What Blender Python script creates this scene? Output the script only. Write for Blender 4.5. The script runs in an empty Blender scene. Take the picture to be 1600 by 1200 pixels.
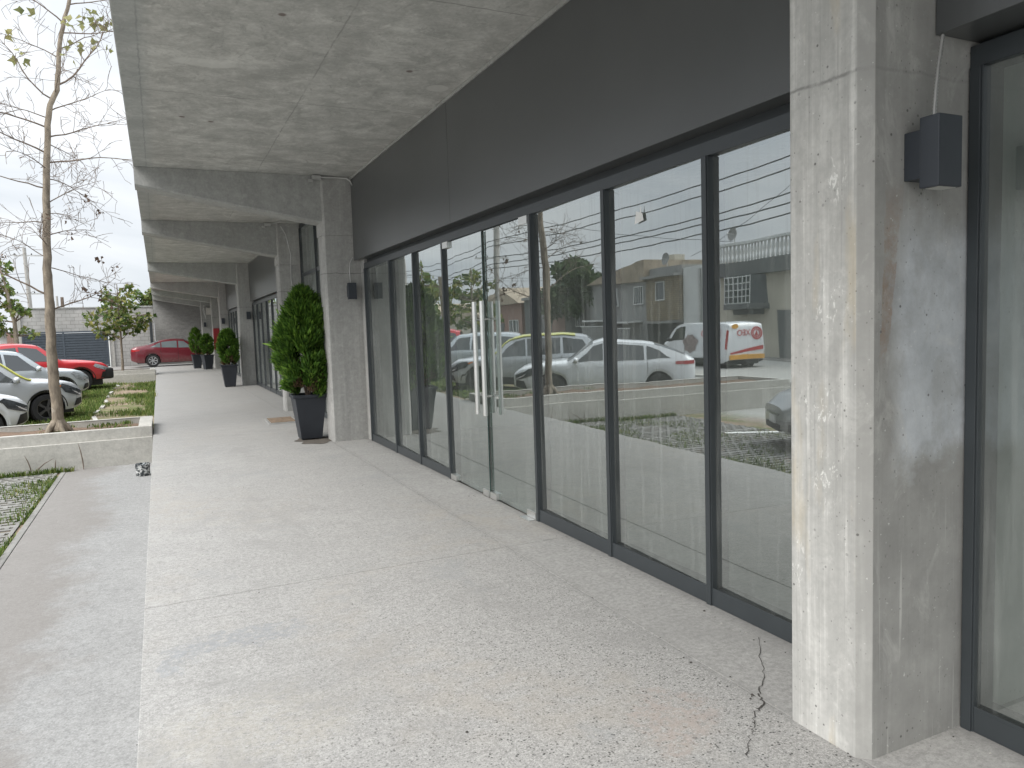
import bpy, bmesh, math, random
import numpy as np
from mathutils import Vector, Matrix, Euler

# ------------------------------------------------------------------ camera, sky, sun, exposure
scene = bpy.context.scene
COL = scene.collection
R3 = Matrix(((0.90396771, 0.06323679, -0.42289891),
             (-0.42632838, 0.05704937, -0.90276768),
             (-0.03296201, 0.99636664, 0.07853042)))
cam_d = bpy.data.cameras.new("camera")
cam_d.sensor_fit = 'HORIZONTAL'
cam_d.sensor_width = 36.0
cam_d.lens = 1171.0 / 1600.0 * 36.0
cam_d.clip_start = 0.05
cam_d.clip_end = 2000.0
cam_o = bpy.data.objects.new("camera", cam_d)
COL.objects.link(cam_o)
mw = R3.to_4x4()
mw.translation = Vector((0, 0, 1.58))
cam_o.matrix_world = mw
scene.camera = cam_o

SUN_EL, SUN_AZ = math.radians(47), math.radians(-112)      # azimuth from +Y towards +X
world = bpy.data.worlds.new("World")
scene.world = world
world.use_nodes = True
wt = world.node_tree
wt.nodes.clear()


def wn(t, **kw):
    n = wt.nodes.new(t)
    for k, v in kw.items():
        setattr(n, k, v)
    return n


w_out = wn("ShaderNodeOutputWorld")
w_bg = wn("ShaderNodeBackground")
w_sky = wn("ShaderNodeTexSky")
w_sky.sky_type = 'NISHITA'
w_sky.sun_disc = False
w_sky.sun_elevation = SUN_EL
w_sky.sun_rotation = SUN_AZ
w_sky.air_density = 1.0
w_sky.dust_density = 4.0
w_tc = wn("ShaderNodeTexCoord")
w_sep = wn("ShaderNodeSeparateXYZ")
w_map = wn("ShaderNodeMapping")
w_map.inputs['Scale'].default_value = (1.0, 1.0, 3.2)
w_noise = wn("ShaderNodeTexNoise")
w_noise.inputs['Scale'].default_value = 2.1
w_noise.inputs['Detail'].default_value = 7.0
w_noise.inputs['Roughness'].default_value = 0.55
w_noise.inputs['Distortion'].default_value = 0.4
w_ramp = wn("ShaderNodeValToRGB")
w_ramp.color_ramp.elements[0].position = 0.32
w_ramp.color_ramp.elements[0].color = (4.25, 4.65, 5.1, 1)
w_ramp.color_ramp.elements[1].position = 0.66
w_ramp.color_ramp.elements[1].color = (6.9, 7.05, 7.2, 1)
# sky luminance: dim near the horizon, raised steeply overhead to light the scene
w_lum = wn("ShaderNodeMapRange")
w_lum.inputs['From Min'].default_value = 0.0
w_lum.inputs['From Max'].default_value = 1.0
w_lum.inputs['To Min'].default_value = 0.63
w_lum.inputs['To Max'].default_value = 2.95
w_cub = wn("ShaderNodeMath", operation='POWER')
w_cub.inputs[1].default_value = 3.4
w_abs = wn("ShaderNodeMath", operation='MAXIMUM')
w_abs.inputs[1].default_value = 0.0
w_mul = wn("ShaderNodeVectorMath", operation='SCALE')
w_mix = wn("ShaderNodeMixRGB")
w_mix.inputs['Fac'].default_value = 0.95
L = wt.links.new
L(w_tc.outputs['Generated'], w_map.inputs['Vector'])
L(w_map.outputs[0], w_noise.inputs['Vector'])
L(w_noise.outputs['Fac'], w_ramp.inputs['Fac'])
L(w_tc.outputs['Generated'], w_sep.inputs[0])
L(w_sep.outputs['Z'], w_abs.inputs[0])
L(w_abs.outputs[0], w_cub.inputs[0])
L(w_cub.outputs[0], w_lum.inputs['Value'])
L(w_ramp.outputs[0], w_mul.inputs[0])
L(w_lum.outputs[0], w_mul.inputs['Scale'])
L(w_sky.outputs[0], w_mix.inputs['Color1'])
L(w_mul.outputs[0], w_mix.inputs['Color2'])
L(w_mix.outputs[0], w_bg.inputs['Color'])
w_bg.inputs['Strength'].default_value = 0.10
L(w_bg.outputs[0], w_out.inputs[0])

sun_d = bpy.data.lights.new("sun", 'SUN')
sun_d.energy = 1.5
sun_d.angle = math.radians(40)
sun_d.color = (1.0, 0.965, 0.91)
sun_o = bpy.data.objects.new("sun", sun_d)
COL.objects.link(sun_o)
sdir = Vector((math.sin(SUN_AZ) * math.cos(SUN_EL), math.cos(SUN_AZ) * math.cos(SUN_EL), math.sin(SUN_EL)))
sun_o.rotation_euler = sdir.to_track_quat('Z', 'Y').to_euler()
sun_o.location = sdir * 60

scene.view_settings.view_transform = 'Standard'
scene.view_settings.look = 'None'
scene.view_settings.gamma = 1.0
scene.view_settings.exposure = 1.35
scene.render.engine = 'CYCLES'
scene.cycles.max_bounces = 10
scene.cycles.diffuse_bounces = 5
scene.cycles.glossy_bounces = 4
scene.cycles.transparent_max_bounces = 16
scene.cycles.use_denoising = True
scene.cycles.sample_clamp_indirect = 6.0

rng = random.Random(7)
nr = np.random.default_rng(11)


# ------------------------------------------------------------------ mesh helpers
class MB:
    def __init__(self):
        self.v, self.f, self.m = [], [], []

    def add(self, verts, faces, mi=0):
        b = len(self.v)
        self.v += [tuple(p) for p in verts]
        for fc in faces:
            self.f.append(tuple(i + b for i in fc))
            self.m.append(mi)
        return self

    def box(self, x0, x1, y0, y1, z0, z1, mi=0, M=None):
        vs = [(x0, y0, z0), (x1, y0, z0), (x1, y1, z0), (x0, y1, z0), (x0, y0, z1), (x1, y0, z1), (x1, y1, z1), (x0, y1, z1)]
        if M is not None:
            vs = [M @ Vector(p) for p in vs]
        return self.add(vs, [(0, 3, 2, 1), (4, 5, 6, 7), (0, 1, 5, 4), (1, 2, 6, 5), (2, 3, 7, 6), (3, 0, 4, 7)], mi)

    def frustum(self, c, z0, z1, a0, a1, mi=0, n=4, rot=math.pi / 4):
        vs = []
        for z, a in ((z0, a0), (z1, a1)):
            for k in range(n):
                t = rot + 2 * math.pi * k / n
                vs.append((c[0] + a * math.cos(t), c[1] + a * math.sin(t), z))
        fs = [tuple(range(n - 1, -1, -1)), tuple(range(n, 2 * n))]
        fs += [(k, (k + 1) % n, n + (k + 1) % n, n + k) for k in range(n)]
        return self.add(vs, fs, mi)

    def prism(self, poly, axis, a0, a1, mi=0):
        """polygon (2-D) extruded along an axis: 'x' -> (y,z), 'y' -> (x,z), 'z' -> (x,y)"""
        def P(p, a):
            return {'x': (a, p[0], p[1]), 'y': (p[0], a, p[1]), 'z': (p[0], p[1], a)}[axis]
        n = len(poly)
        vs = [P(p, a0) for p in poly] + [P(p, a1) for p in poly]
        fs = [tuple(range(n)), tuple(range(2 * n - 1, n - 1, -1))]
        fs += [(k, k + n, (k + 1) % n + n, (k + 1) % n) for k in range(n)]
        return self.add(vs, fs, mi)

    def tube(self, pts, rad, n=6, mi=0, caps=True):
        pts = [Vector(p) for p in pts]
        if not isinstance(rad, (list, tuple)):
            rad = [rad] * len(pts)
        vs, fs = [], []
        up = None
        for i, p in enumerate(pts):
            d = (pts[min(i + 1, len(pts) - 1)] - pts[max(i - 1, 0)])
            d = d.normalized() if d.length > 1e-9 else Vector((0, 0, 1))
            if up is None:
                up = Vector((0, 0, 1)) if abs(d.z) < 0.9 else Vector((1, 0, 0))
            a = d.cross(up)
            a = a.normalized() if a.length > 1e-6 else d.orthogonal().normalized()
            b = d.cross(a).normalized()
            up = b.cross(d) * 1.0
            up = a.cross(d)
            for k in range(n):
                t = 2 * math.pi * k / n
                vs.append(p + (a * math.cos(t) + b * math.sin(t)) * rad[i])
        for i in range(len(pts) - 1):
            for k in range(n):
                fs.append((i * n + k, i * n + (k + 1) % n, (i + 1) * n + (k + 1) % n, (i + 1) * n + k))
        if caps:
            fs.append(tuple(range(n - 1, -1, -1)))
            fs.append(tuple(range((len(pts) - 1) * n, len(pts) * n)))
        return self.add(vs, fs, mi)

    def lathe(self, prof, n=24, mi=0, M=None):
        """profile of (r, z) turned around z"""
        vs, fs = [], []
        for r, z in prof:
            for k in range(n):
                t = 2 * math.pi * k / n
                vs.append(Vector((r * math.cos(t), r * math.sin(t), z)))
        if M is not None:
            vs = [M @ p for p in vs]
        for i in range(len(prof) - 1):
            for k in range(n):
                fs.append((i * n + k, i * n + (k + 1) % n, (i + 1) * n + (k + 1) % n, (i + 1) * n + k))
        return self.add(vs, fs, mi)

    def grid(self, P, mi=0):
        """P[i][j] points -> quads"""
        n, m = len(P), len(P[0])
        vs = [p for row in P for p in row]
        fs = [(i * m + j, i * m + j + 1, (i + 1) * m + j + 1, (i + 1) * m + j) for i in range(n - 1) for j in range(m - 1)]
        return self.add(vs, fs, mi)

    def build(self, name, mats, parent=None, smooth=None, bevel=0.0, loc=None):
        me = bpy.data.meshes.new(name)
        me.from_pydata(self.v, [], self.f)
        if not isinstance(mats, (list, tuple)):
            mats = [mats]
        for m in mats:
            me.materials.append(m)
        me.polygons.foreach_set('material_index', np.array(self.m, dtype=np.int32))
        bm = bmesh.new()
        bm.from_mesh(me)
        if smooth is not None or bevel:
            bmesh.ops.remove_doubles(bm, verts=bm.verts, dist=1e-5)
        bmesh.ops.recalc_face_normals(bm, faces=bm.faces)
        if bevel:
            es = [e for e in bm.edges if len(e.link_faces) == 2 and e.calc_face_angle(0) > 0.5]
            bmesh.ops.bevel(bm, geom=es, offset=bevel, segments=2, profile=0.6, affect='EDGES', clamp_overlap=True)
        if smooth is not None:
            for fc in bm.faces:
                fc.smooth = True
            for e in bm.edges:
                if len(e.link_faces) == 2 and e.calc_face_angle(0) > math.radians(smooth):
                    e.smooth = False
        bm.to_mesh(me)
        bm.free()
        o = bpy.data.objects.new(name, me)
        COL.objects.link(o)
        if parent is not None:
            o.parent = parent
        if loc is not None:
            o.location = loc
        return o


def raw_mesh(name, verts, faces, mats, parent=None, midx=None, smooth=False):
    me = bpy.data.meshes.new(name)
    me.from_pydata(verts, [], faces)
    for m in (mats if isinstance(mats, (list, tuple)) else [mats]):
        me.materials.append(m)
    if midx is not None:
        me.polygons.foreach_set('material_index', np.asarray(midx, dtype=np.int32))
    if smooth:
        me.polygons.foreach_set('use_smooth', np.ones(len(me.polygons), dtype=bool))
    o = bpy.data.objects.new(name, me)
    COL.objects.link(o)
    if parent is not None:
        o.parent = parent
    return o


def tag(o, label=None, cat=None, group=None, kind=None):
    if label:
        o['label'] = label
    if cat:
        o['category'] = cat
    if group:
        o['group'] = group
    if kind:
        o['kind'] = kind
    return o


def empty(name, loc=(0, 0, 0), rz=0.0):
    o = bpy.data.objects.new(name, None)
    o.empty_display_size = 0.2
    COL.objects.link(o)
    o.location = loc
    o.rotation_euler = (0, 0, rz)
    return o


def copy_tree(o, parent=None):
    c = o.copy()
    COL.objects.link(c)
    if parent is not None:
        c.parent = parent
    for ch in list(o.children):
        copy_tree(ch, c)
    return c


# ------------------------------------------------------------------ materials
class NT:
    def __init__(self, name):
        self.mat = bpy.data.materials.new(name)
        self.mat.use_nodes = True
        self.t = self.mat.node_tree
        self.t.nodes.clear()
        self.out = self.n("ShaderNodeOutputMaterial")

    def n(self, typ, **kw):
        nd = self.t.nodes.new(typ)
        for k, v in kw.items():
            setattr(nd, k, v)
        return nd

    def l(self, a, b):
        self.t.links.new(a, b)

    def val(self, sock, v):
        if hasattr(v, 'is_output'):
            self.l(v, sock)
        else:
            sock.default_value = v

    def pos(self, scale=(1, 1, 1), offset=(0, 0, 0), obj=False):
        if obj:
            src = self.n("ShaderNodeTexCoord").outputs['Object']
        else:
            src = self.n("ShaderNodeNewGeometry").outputs['Position']
        m = self.n("ShaderNodeMapping")
        m.inputs['Scale'].default_value = scale
        m.inputs['Location'].default_value = offset
        self.l(src, m.inputs['Vector'])
        return m.outputs[0]

    def noise(self, vec, scale, detail=4, rough=0.55, dist=0.0):
        nd = self.n("ShaderNodeTexNoise")
        self.l(vec, nd.inputs['Vector'])
        nd.inputs['Scale'].default_value = scale
        nd.inputs['Detail'].default_value = detail
        nd.inputs['Roughness'].default_value = rough
        nd.inputs['Distortion'].default_value = dist
        return nd.outputs['Fac']

    def voro(self, vec, scale, feature='F1', rnd=1.0, out='Distance'):
        nd = self.n("ShaderNodeTexVoronoi", feature=feature)
        self.l(vec, nd.inputs['Vector'])
        nd.inputs['Scale'].default_value = scale
        nd.inputs['Randomness'].default_value = rnd
        return nd.outputs[out]

    def rng(self, v, a, b, c=0.0, d=1.0, smooth=False):
        nd = self.n("ShaderNodeMapRange")
        if smooth:
            nd.interpolation_type = 'SMOOTHSTEP'
        self.val(nd.inputs['Value'], v)
        nd.inputs['From Min'].default_value = a
        nd.inputs['From Max'].default_value = b
        nd.inputs['To Min'].default_value = c
        nd.inputs['To Max'].default_value = d
        return nd.outputs[0]

    def math(self, op, a, b=0.0, clamp=False):
        nd = self.n("ShaderNodeMath", operation=op)
        nd.use_clamp = clamp
        self.val(nd.inputs[0], a)
        self.val(nd.inputs[1], b)
        return nd.outputs[0]

    def mix(self, fac, a, b, blend='MIX'):
        nd = self.n("ShaderNodeMixRGB", blend_type=blend)
        self.val(nd.inputs['Fac'], fac)
        for s, v in ((nd.inputs['Color1'], a), (nd.inputs['Color2'], b)):
            if hasattr(v, 'is_output'):
                self.l(v, s)
            else:
                s.default_value = (v[0], v[1], v[2], 1) if isinstance(v, (tuple, list)) else (v, v, v, 1)
        return nd.outputs[0]

    def xyz(self, vec):
        nd = self.n("ShaderNodeSeparateXYZ")
        self.l(vec, nd.inputs[0])
        return nd.outputs

    def bump(self, h, strength=0.3, dist=0.01):
        nd = self.n("ShaderNodeBump")
        nd.inputs['Strength'].default_value = strength
        nd.inputs['Distance'].default_value = dist
        self.l(h, nd.inputs['Height'])
        return nd.outputs[0]

    def bsdf(self, col, rough=0.8, metal=0.0, spec=0.5, normal=None, coat=0.0, emis=None, es=0.0, trans=0.0):
        p = self.n("ShaderNodeBsdfPrincipled")
        if hasattr(col, 'is_output'):
            self.l(col, p.inputs['Base Color'])
        else:
            p.inputs['Base Color'].default_value = (*col[:3], 1)
        self.val(p.inputs['Roughness'], rough)
        self.val(p.inputs['Metallic'], metal)
        p.inputs['Specular IOR Level'].default_value = spec
        p.inputs['Coat Weight'].default_value = coat
        p.inputs['Coat Roughness'].default_value = 0.04
        if normal is not None:
            self.l(normal, p.inputs['Normal'])
        self.l(p.outputs[0], self.out.inputs[0])
        return p


def plain(name, col, rough=0.6, metal=0.0, spec=0.5, coat=0.0, var=0.12, vscale=6.0, obj=False):
    t = NT(name)
    v = t.pos(obj=obj)
    n1 = t.noise(v, vscale, 5)
    c = t.mix(t.rng(n1, 0.3, 0.7), tuple(x * (1 - var) for x in col), tuple(min(1, x * (1 + var)) for x in col))
    t.bsdf(c, rough, metal, spec, coat=coat)
    return t.mat


def concrete(name, base, dark=0.72, light=1.16, tint=(1.0, 0.99, 0.95), big=0.6, streak=(1, 1, 1), pits=0.5, bump=0.25,
             rough=0.85, extra=None, blot=0.55, patch_scale=1.7, grain=0.13):
    t = NT(name)
    v = t.pos()
    vs = t.pos(scale=streak)
    n1 = t.noise(v, big, 6, 0.6, 0.6)
    n2 = t.noise(vs, 3.2, 7, 0.62, 0.3)
    n3 = t.noise(v, 38, 4, 0.6)
    n4 = t.noise(v, patch_scale, 8, 0.7, 1.2)
    b = Vector([base * x for x in tint])
    c = t.mix(t.rng(n1, 0.33, 0.67, smooth=True), tuple(b * 0.88), tuple(b * 1.08))
    c = t.mix(t.rng(n2, 0.36, 0.66), tuple(b * dark), c)
    c = t.mix(t.math('MULTIPLY', t.rng(n4, 0.56, 0.66, smooth=True), blot), c, tuple(b * dark * 0.92))
    c = t.mix(t.math('MULTIPLY', t.rng(n4, 0.42, 0.30, smooth=True), 0.6), c, tuple(b * light))
    n7 = t.noise(v, 13, 6, 0.68, 0.4)
    c = t.mix(t.rng(n7, 0.50, 0.34, 0.0, 0.5), c, tuple(b * 0.66))
    c = t.mix(t.rng(n7, 0.54, 0.68, 0.0, 0.45), c, tuple(b * 1.22))
    c = t.mix(grain, c, t.mix(t.rng(n3, 0.36, 0.64), tuple(b * 0.55), tuple(b * 1.4)))
    vo = t.voro(v, 14)
    rnd = t.noise(v, 3.1, 2)
    hole = t.math('MULTIPLY', t.rng(vo, 0.10, 0.05), t.rng(rnd, 0.50, 0.56))
    c = t.mix(t.math('MULTIPLY', hole, pits), c, tuple(b * 0.3))
    h = t.math('SUBTRACT', t.math('MULTIPLY', n3, 0.35), hole)
    h = t.math('ADD', h, t.math('MULTIPLY', n2, 0.4))
    if extra:
        c = extra(t, c, v, b)
    t.bsdf(c, rough, 0, 0.35, normal=t.bump(h, bump, 0.006))
    return t.mat


def ceiling_extra(t, c, v, b):
    s = t.xyz(v)
    wob = t.math('MULTIPLY', t.math('SUBTRACT', t.noise(v, 7, 4), 0.5), 0.03)

    def line(coord, at, w=0.010):
        d = t.math('ABSOLUTE', t.math('SUBTRACT', t.math('ADD', coord, wob), at))
        return t.rng(d, w, w * 0.35)
    m = None
    for y in (-0.2, 2.3, 4.83, 7.40, 9.95):
        l_ = line(s[1], y)
        m = l_ if m is None else t.math('MAXIMUM', m, l_)
    per = t.math('SUBTRACT', t.math('FLOORED_MODULO', s[1], 2.44), 1.2)
    m2 = t.math('MULTIPLY', line(per, 0.0, 0.012), t.rng(s[1], 10.8, 11.0))
    m = t.math('MAXIMUM', m, m2)
    for x in (0.0, 1.33):
        m = t.math('MAXIMUM', m, t.math('MULTIPLY', line(s[0], x, 0.009), 0.8))
    brk = t.rng(t.noise(v, 2.3, 3), 0.36, 0.5, 0.25, 1.0)
    c = t.mix(t.math('MULTIPLY', t.math('MULTIPLY', m, brk), 0.62), c, tuple(b * 0.32))
    # trowel-like dark scuffs
    vs = t.pos(scale=(5.0, 1.6, 1.0))
    n = t.noise(vs, 2.6, 8, 0.75, 1.5)
    c = t.mix(t.math('MULTIPLY', t.rng(n, 0.57, 0.66), 0.55), c, tuple(b * 0.50))
    n6 = t.noise(t.pos(offset=(4, 2, 0)), 2.3, 9, 0.72, 0.9)
    c = t.mix(t.rng(n6, 0.50, 0.36, 0.0, 0.55), c, tuple(b * 0.60))
    c = t.mix(t.rng(n6, 0.56, 0.68, 0.0, 0.5), c, tuple(b * 1.25))
    sp = t.math('MULTIPLY', t.rng(t.noise(t.pos(scale=(2.2, 1.0, 1.0)), 30, 3, 0.6), 0.66, 0.71), t.rng(t.noise(v, 1.9, 3), 0.48, 0.6))
    c = t.mix(t.math('MULTIPLY', sp, 0.5), c, tuple(b * 0.40))
    e = t.rng(s[0], 0.10, 0.0, 0.0, 0.35)
    c = t.mix(e, c, (b.x * 0.52, b.y * 0.58, b.z * 0.62))
    ns = t.noise(t.pos(scale=(3.2, 1.0, 1.0), offset=(1, 3, 0)), 7.5, 7, 0.72, 1.6)
    c = t.mix(t.math('MULTIPLY', t.rng(ns, 0.63, 0.68), t.rng(t.noise(v, 1.1, 3), 0.42, 0.58)), c, tuple(b * 0.42))
    for (px_, py_) in ((2.05, 6.2), (0.35, 8.2), (0.62, 8.3), (1.9, 3.4), (0.9, 5.4)):
        dx = t.math('SUBTRACT', s[0], px_)
        dy = t.math('SUBTRACT', s[1], py_)
        r = t.math('SQRT', t.math('ADD', t.math('MULTIPLY', dx, dx), t.math('MULTIPLY', dy, dy)))
        c = t.mix(t.rng(r, 0.035, 0.018, 0.0, 0.75), c, (0.10, 0.06, 0.05))
    # pale repair patches
    for (px, py, rx, ry) in ((0.47, 6.55, 0.26, 0.10), (2.42, 6.55, 0.11, 0.10)):
        dx = t.math('DIVIDE', t.math('SUBTRACT', s[0], px), rx)
        dy = t.math('DIVIDE', t.math('SUBTRACT', s[1], py), ry)
        r = t.math('ADD', t.math('MULTIPLY', dx, dx), t.math('MULTIPLY', dy, dy))
        r = t.math('ADD', r, t.math('MULTIPLY', t.math('SUBTRACT', t.noise(v, 5, 6, 0.7), 0.5), 1.1))
        c = t.mix(t.math('MULTIPLY', t.rng(r, 1.0, 0.7), 0.6), c, tuple(b * 1.12))
    return c


def walkway_extra(t, c, v, b):
    s = t.xyz(v)
    # exposed pitted aggregate: fine speckle, coarser towards the nearest bay
    n = t.noise(v, 1.3, 5, 0.6)
    strip = t.rng(s[0], 2.17, 2.12)
    near = t.math('MULTIPLY', t.rng(s[1], 5.6, 2.2, smooth=True), t.rng(s[0], -0.1, 1.2))
    g1 = t.noise(v, 85, 3, 0.65)
    g2 = t.noise(v, 170, 2, 0.6)
    grain = t.math('ADD', t.math('MULTIPLY', g1, 0.6), t.math('MULTIPLY', g2, 0.4))
    amt = t.math('MULTIPLY', t.math('ADD', 0.62, t.math('MULTIPLY', near, 0.38)), t.math('ADD', 0.35, t.math('MULTIPLY', strip, 0.65)))
    c = t.mix(t.math('MULTIPLY', t.rng(grain, 0.46, 0.36), amt), c, tuple(b * 0.50))
    c = t.mix(t.math('MULTIPLY', t.rng(grain, 0.54, 0.64), amt), c, tuple(b * 1.38))
    vo = t.voro(v, 58)
    pit = t.math('MULTIPLY', t.rng(vo, 0.33, 0.18), t.rng(t.noise(v, 24, 3, 0.6), 0.44, 0.55))
    c = t.mix(t.math('MULTIPLY', t.math('MULTIPLY', pit, strip), t.math('ADD', 0.22, t.math('MULTIPLY', near, 0.75))), c, tuple(b * 0.13))
    # warm and bluish mineral stains
    n1 = t.noise(t.pos(scale=(1.0, 0.6, 1.0), offset=(3, 1, 0)), 0.55, 5, 0.6, 0.5)
    c = t.mix(t.math('MULTIPLY', t.math('MULTIPLY', t.rng(n1, 0.50, 0.66, smooth=True), t.rng(t.noise(v, 5, 7, 0.7), 0.40, 0.58)), 0.45), c, (b.x * 1.0, b.y * 0.93, b.z * 0.84))
    n2 = t.noise(t.pos(offset=(9, 4, 0)), 0.9, 5, 0.65, 0.8)
    c = t.mix(t.math('MULTIPLY', t.math('MULTIPLY', t.rng(n2, 0.57, 0.66, smooth=True), t.rng(t.noise(v, 11, 6, 0.7), 0.38, 0.56)), 0.5), c, (b.x * 0.78, b.y * 0.81, b.z * 0.84))
    for (px, py, rx, ry, col, k) in ((0.30, 4.05, 0.42, 0.16, (0.68, 0.73, 0.80), 0.6), (1.75, 2.35, 0.22, 0.22, (1.02, 0.86, 0.79), 0.5),
                                     (-0.05, 3.9, 0.12, 0.22, (0.7, 0.76, 0.84), 0.5), (0.25, 3.1, 0.5, 0.4, (1.04, 1.0, 0.90), 0.35)):
        wx = t.math('MULTIPLY', t.math('SUBTRACT', t.noise(v, 4.5, 7, 0.75), 0.5), 0.75)
        dx = t.math('DIVIDE', t.math('ADD', t.math('SUBTRACT', s[0], px), wx), rx)
        dy = t.math('DIVIDE', t.math('ADD', t.math('SUBTRACT', s[1], py), wx), ry)
        r = t.math('ADD', t.math('MULTIPLY', dx, dx), t.math('MULTIPLY', dy, dy))
        c = t.mix(t.math('MULTIPLY', t.math('MULTIPLY', t.rng(r, 1.0, 0.35, smooth=True), t.rng(t.noise(v, 22, 5, 0.7), 0.40, 0.56)), k), c, (b.x * col[0], b.y * col[1], b.z * col[2]))
    # broom marks far along the walk
    vb = t.pos(scale=(0.7, 16.0, 1.0))
    nb = t.noise(vb, 2.0, 4, 0.6)
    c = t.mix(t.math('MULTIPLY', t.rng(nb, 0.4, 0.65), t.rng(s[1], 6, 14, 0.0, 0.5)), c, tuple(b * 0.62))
    c = t.mix(t.rng(s[1], 9, 16, 0.0, 0.45, smooth=True), c, tuple(b * 0.66))  # dimmer light at the far end, painted into the colour
    # small rough patches
    n5 = t.noise(v, 9, 6, 0.7, 1.5)
    c = t.mix(t.math('MULTIPLY', t.rng(n5, 0.66, 0.72), 0.35), c, tuple(b * 0.6))
    nb2 = t.noise(t.pos(scale=(1.0, 0.7, 1.0), offset=(11, 2, 0)), 0.8, 7, 0.68, 0.8)
    c = t.mix(t.rng(nb2, 0.52, 0.66, 0.0, 0.40, smooth=True), c, tuple(b * 0.70))
    # efflorescence along the long joint
    d = t.math('ABSOLUTE', t.math('SUBTRACT', s[0], 2.165))
    eff = t.math('MULTIPLY', t.rng(d, 0.014, 0.004), t.rng(t.noise(v, 3.0, 4), 0.45, 0.6))
    c = t.mix(t.math('MULTIPLY', eff, t.rng(t.noise(v, 30, 3, 0.7), 0.5, 0.6, 0.0, 0.6)), c, tuple(b * 1.6))
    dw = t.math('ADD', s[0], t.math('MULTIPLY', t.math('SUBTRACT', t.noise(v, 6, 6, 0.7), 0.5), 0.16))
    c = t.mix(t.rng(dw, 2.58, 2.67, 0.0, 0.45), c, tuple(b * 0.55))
    c = t.mix(t.rng(t.math('ABSOLUTE', t.math('SUBTRACT', s[0], 2.165)), 0.05, 0.0, 0.0, 0.35), c, tuple(b * 0.60))
    # scuffs and drips of darker dirt
    n8 = t.noise(t.pos(scale=(1.0, 1.6, 1.0), offset=(7, 7, 0)), 3.4, 9, 0.75, 1.2)
    c = t.mix(t.rng(n8, 0.58, 0.68, 0.0, 0.38), c, tuple(b * 0.58))
    c = t.mix(t.rng(n8, 0.40, 0.30, 0.0, 0.35), c, tuple(b * 1.20))
    return c


def apron_extra(t, c, v, b):
    s = t.xyz(v)
    g1 = t.noise(v, 90, 4, 0.7)
    c = t.mix(t.rng(g1, 0.47, 0.36, 0.0, 0.6), c, tuple(b * 0.55))
    c = t.mix(t.rng(g1, 0.54, 0.64, 0.0, 0.6), c, tuple(b * 1.35))
    wob = t.math('MULTIPLY', t.math('SUBTRACT', t.noise(v, 1.1, 6, 0.65), 0.5), 1.3)
    x = t.math('ADD', s[0], wob)
    x = t.math('ADD', x, t.math('MULTIPLY', t.math('SUBTRACT', t.noise(v, 8, 7, 0.75), 0.5), 0.5))
    c = t.mix(t.rng(x, -0.62, -1.02, 0.0, 0.62, smooth=True), c, (b.x * 0.66, b.y * 0.60, b.z * 0.555))
    return c


def column_extra(t, c, v, b, sk=0.16):
    s = t.xyz(v)
    # vertical board marks
    vb = t.pos(scale=(1.0, 1.0, 0.035))
    nb = t.noise(vb, 26, 4, 0.55, 0.2)
    c = t.mix(t.rng(nb, 0.40, 0.62, sk, 0.0), c, tuple(b * 0.62))
    c = t.mix(t.rng(nb, 0.58, 0.70, 0.0, sk * 0.8), c, tuple(b * 1.35))
    vb3 = t.pos(scale=(1.0, 1.0, 0.02), offset=(0.3, 0.7, 0))
    nb3 = t.noise(vb3, 75, 3, 0.5, 0.1)
    c = t.mix(t.rng(nb3, 0.44, 0.34, 0.0, sk * 0.9), c, tuple(b * 0.58))
    # pour joint
    wob = t.math('MULTIPLY', t.math('SUBTRACT', t.noise(v, 9, 4), 0.5), 0.035)
    d = t.math('ABSOLUTE', t.math('SUBTRACT', t.math('ADD', s[2], wob), 2.39))
    c = t.mix(t.math('MULTIPLY', t.rng(d, 0.009, 0.002, 0.0, 0.75), t.rng(t.noise(v, 20, 4, 0.7), 0.36, 0.5, 0.35, 1.0)), c, tuple(b * 0.34))
    return c


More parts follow.
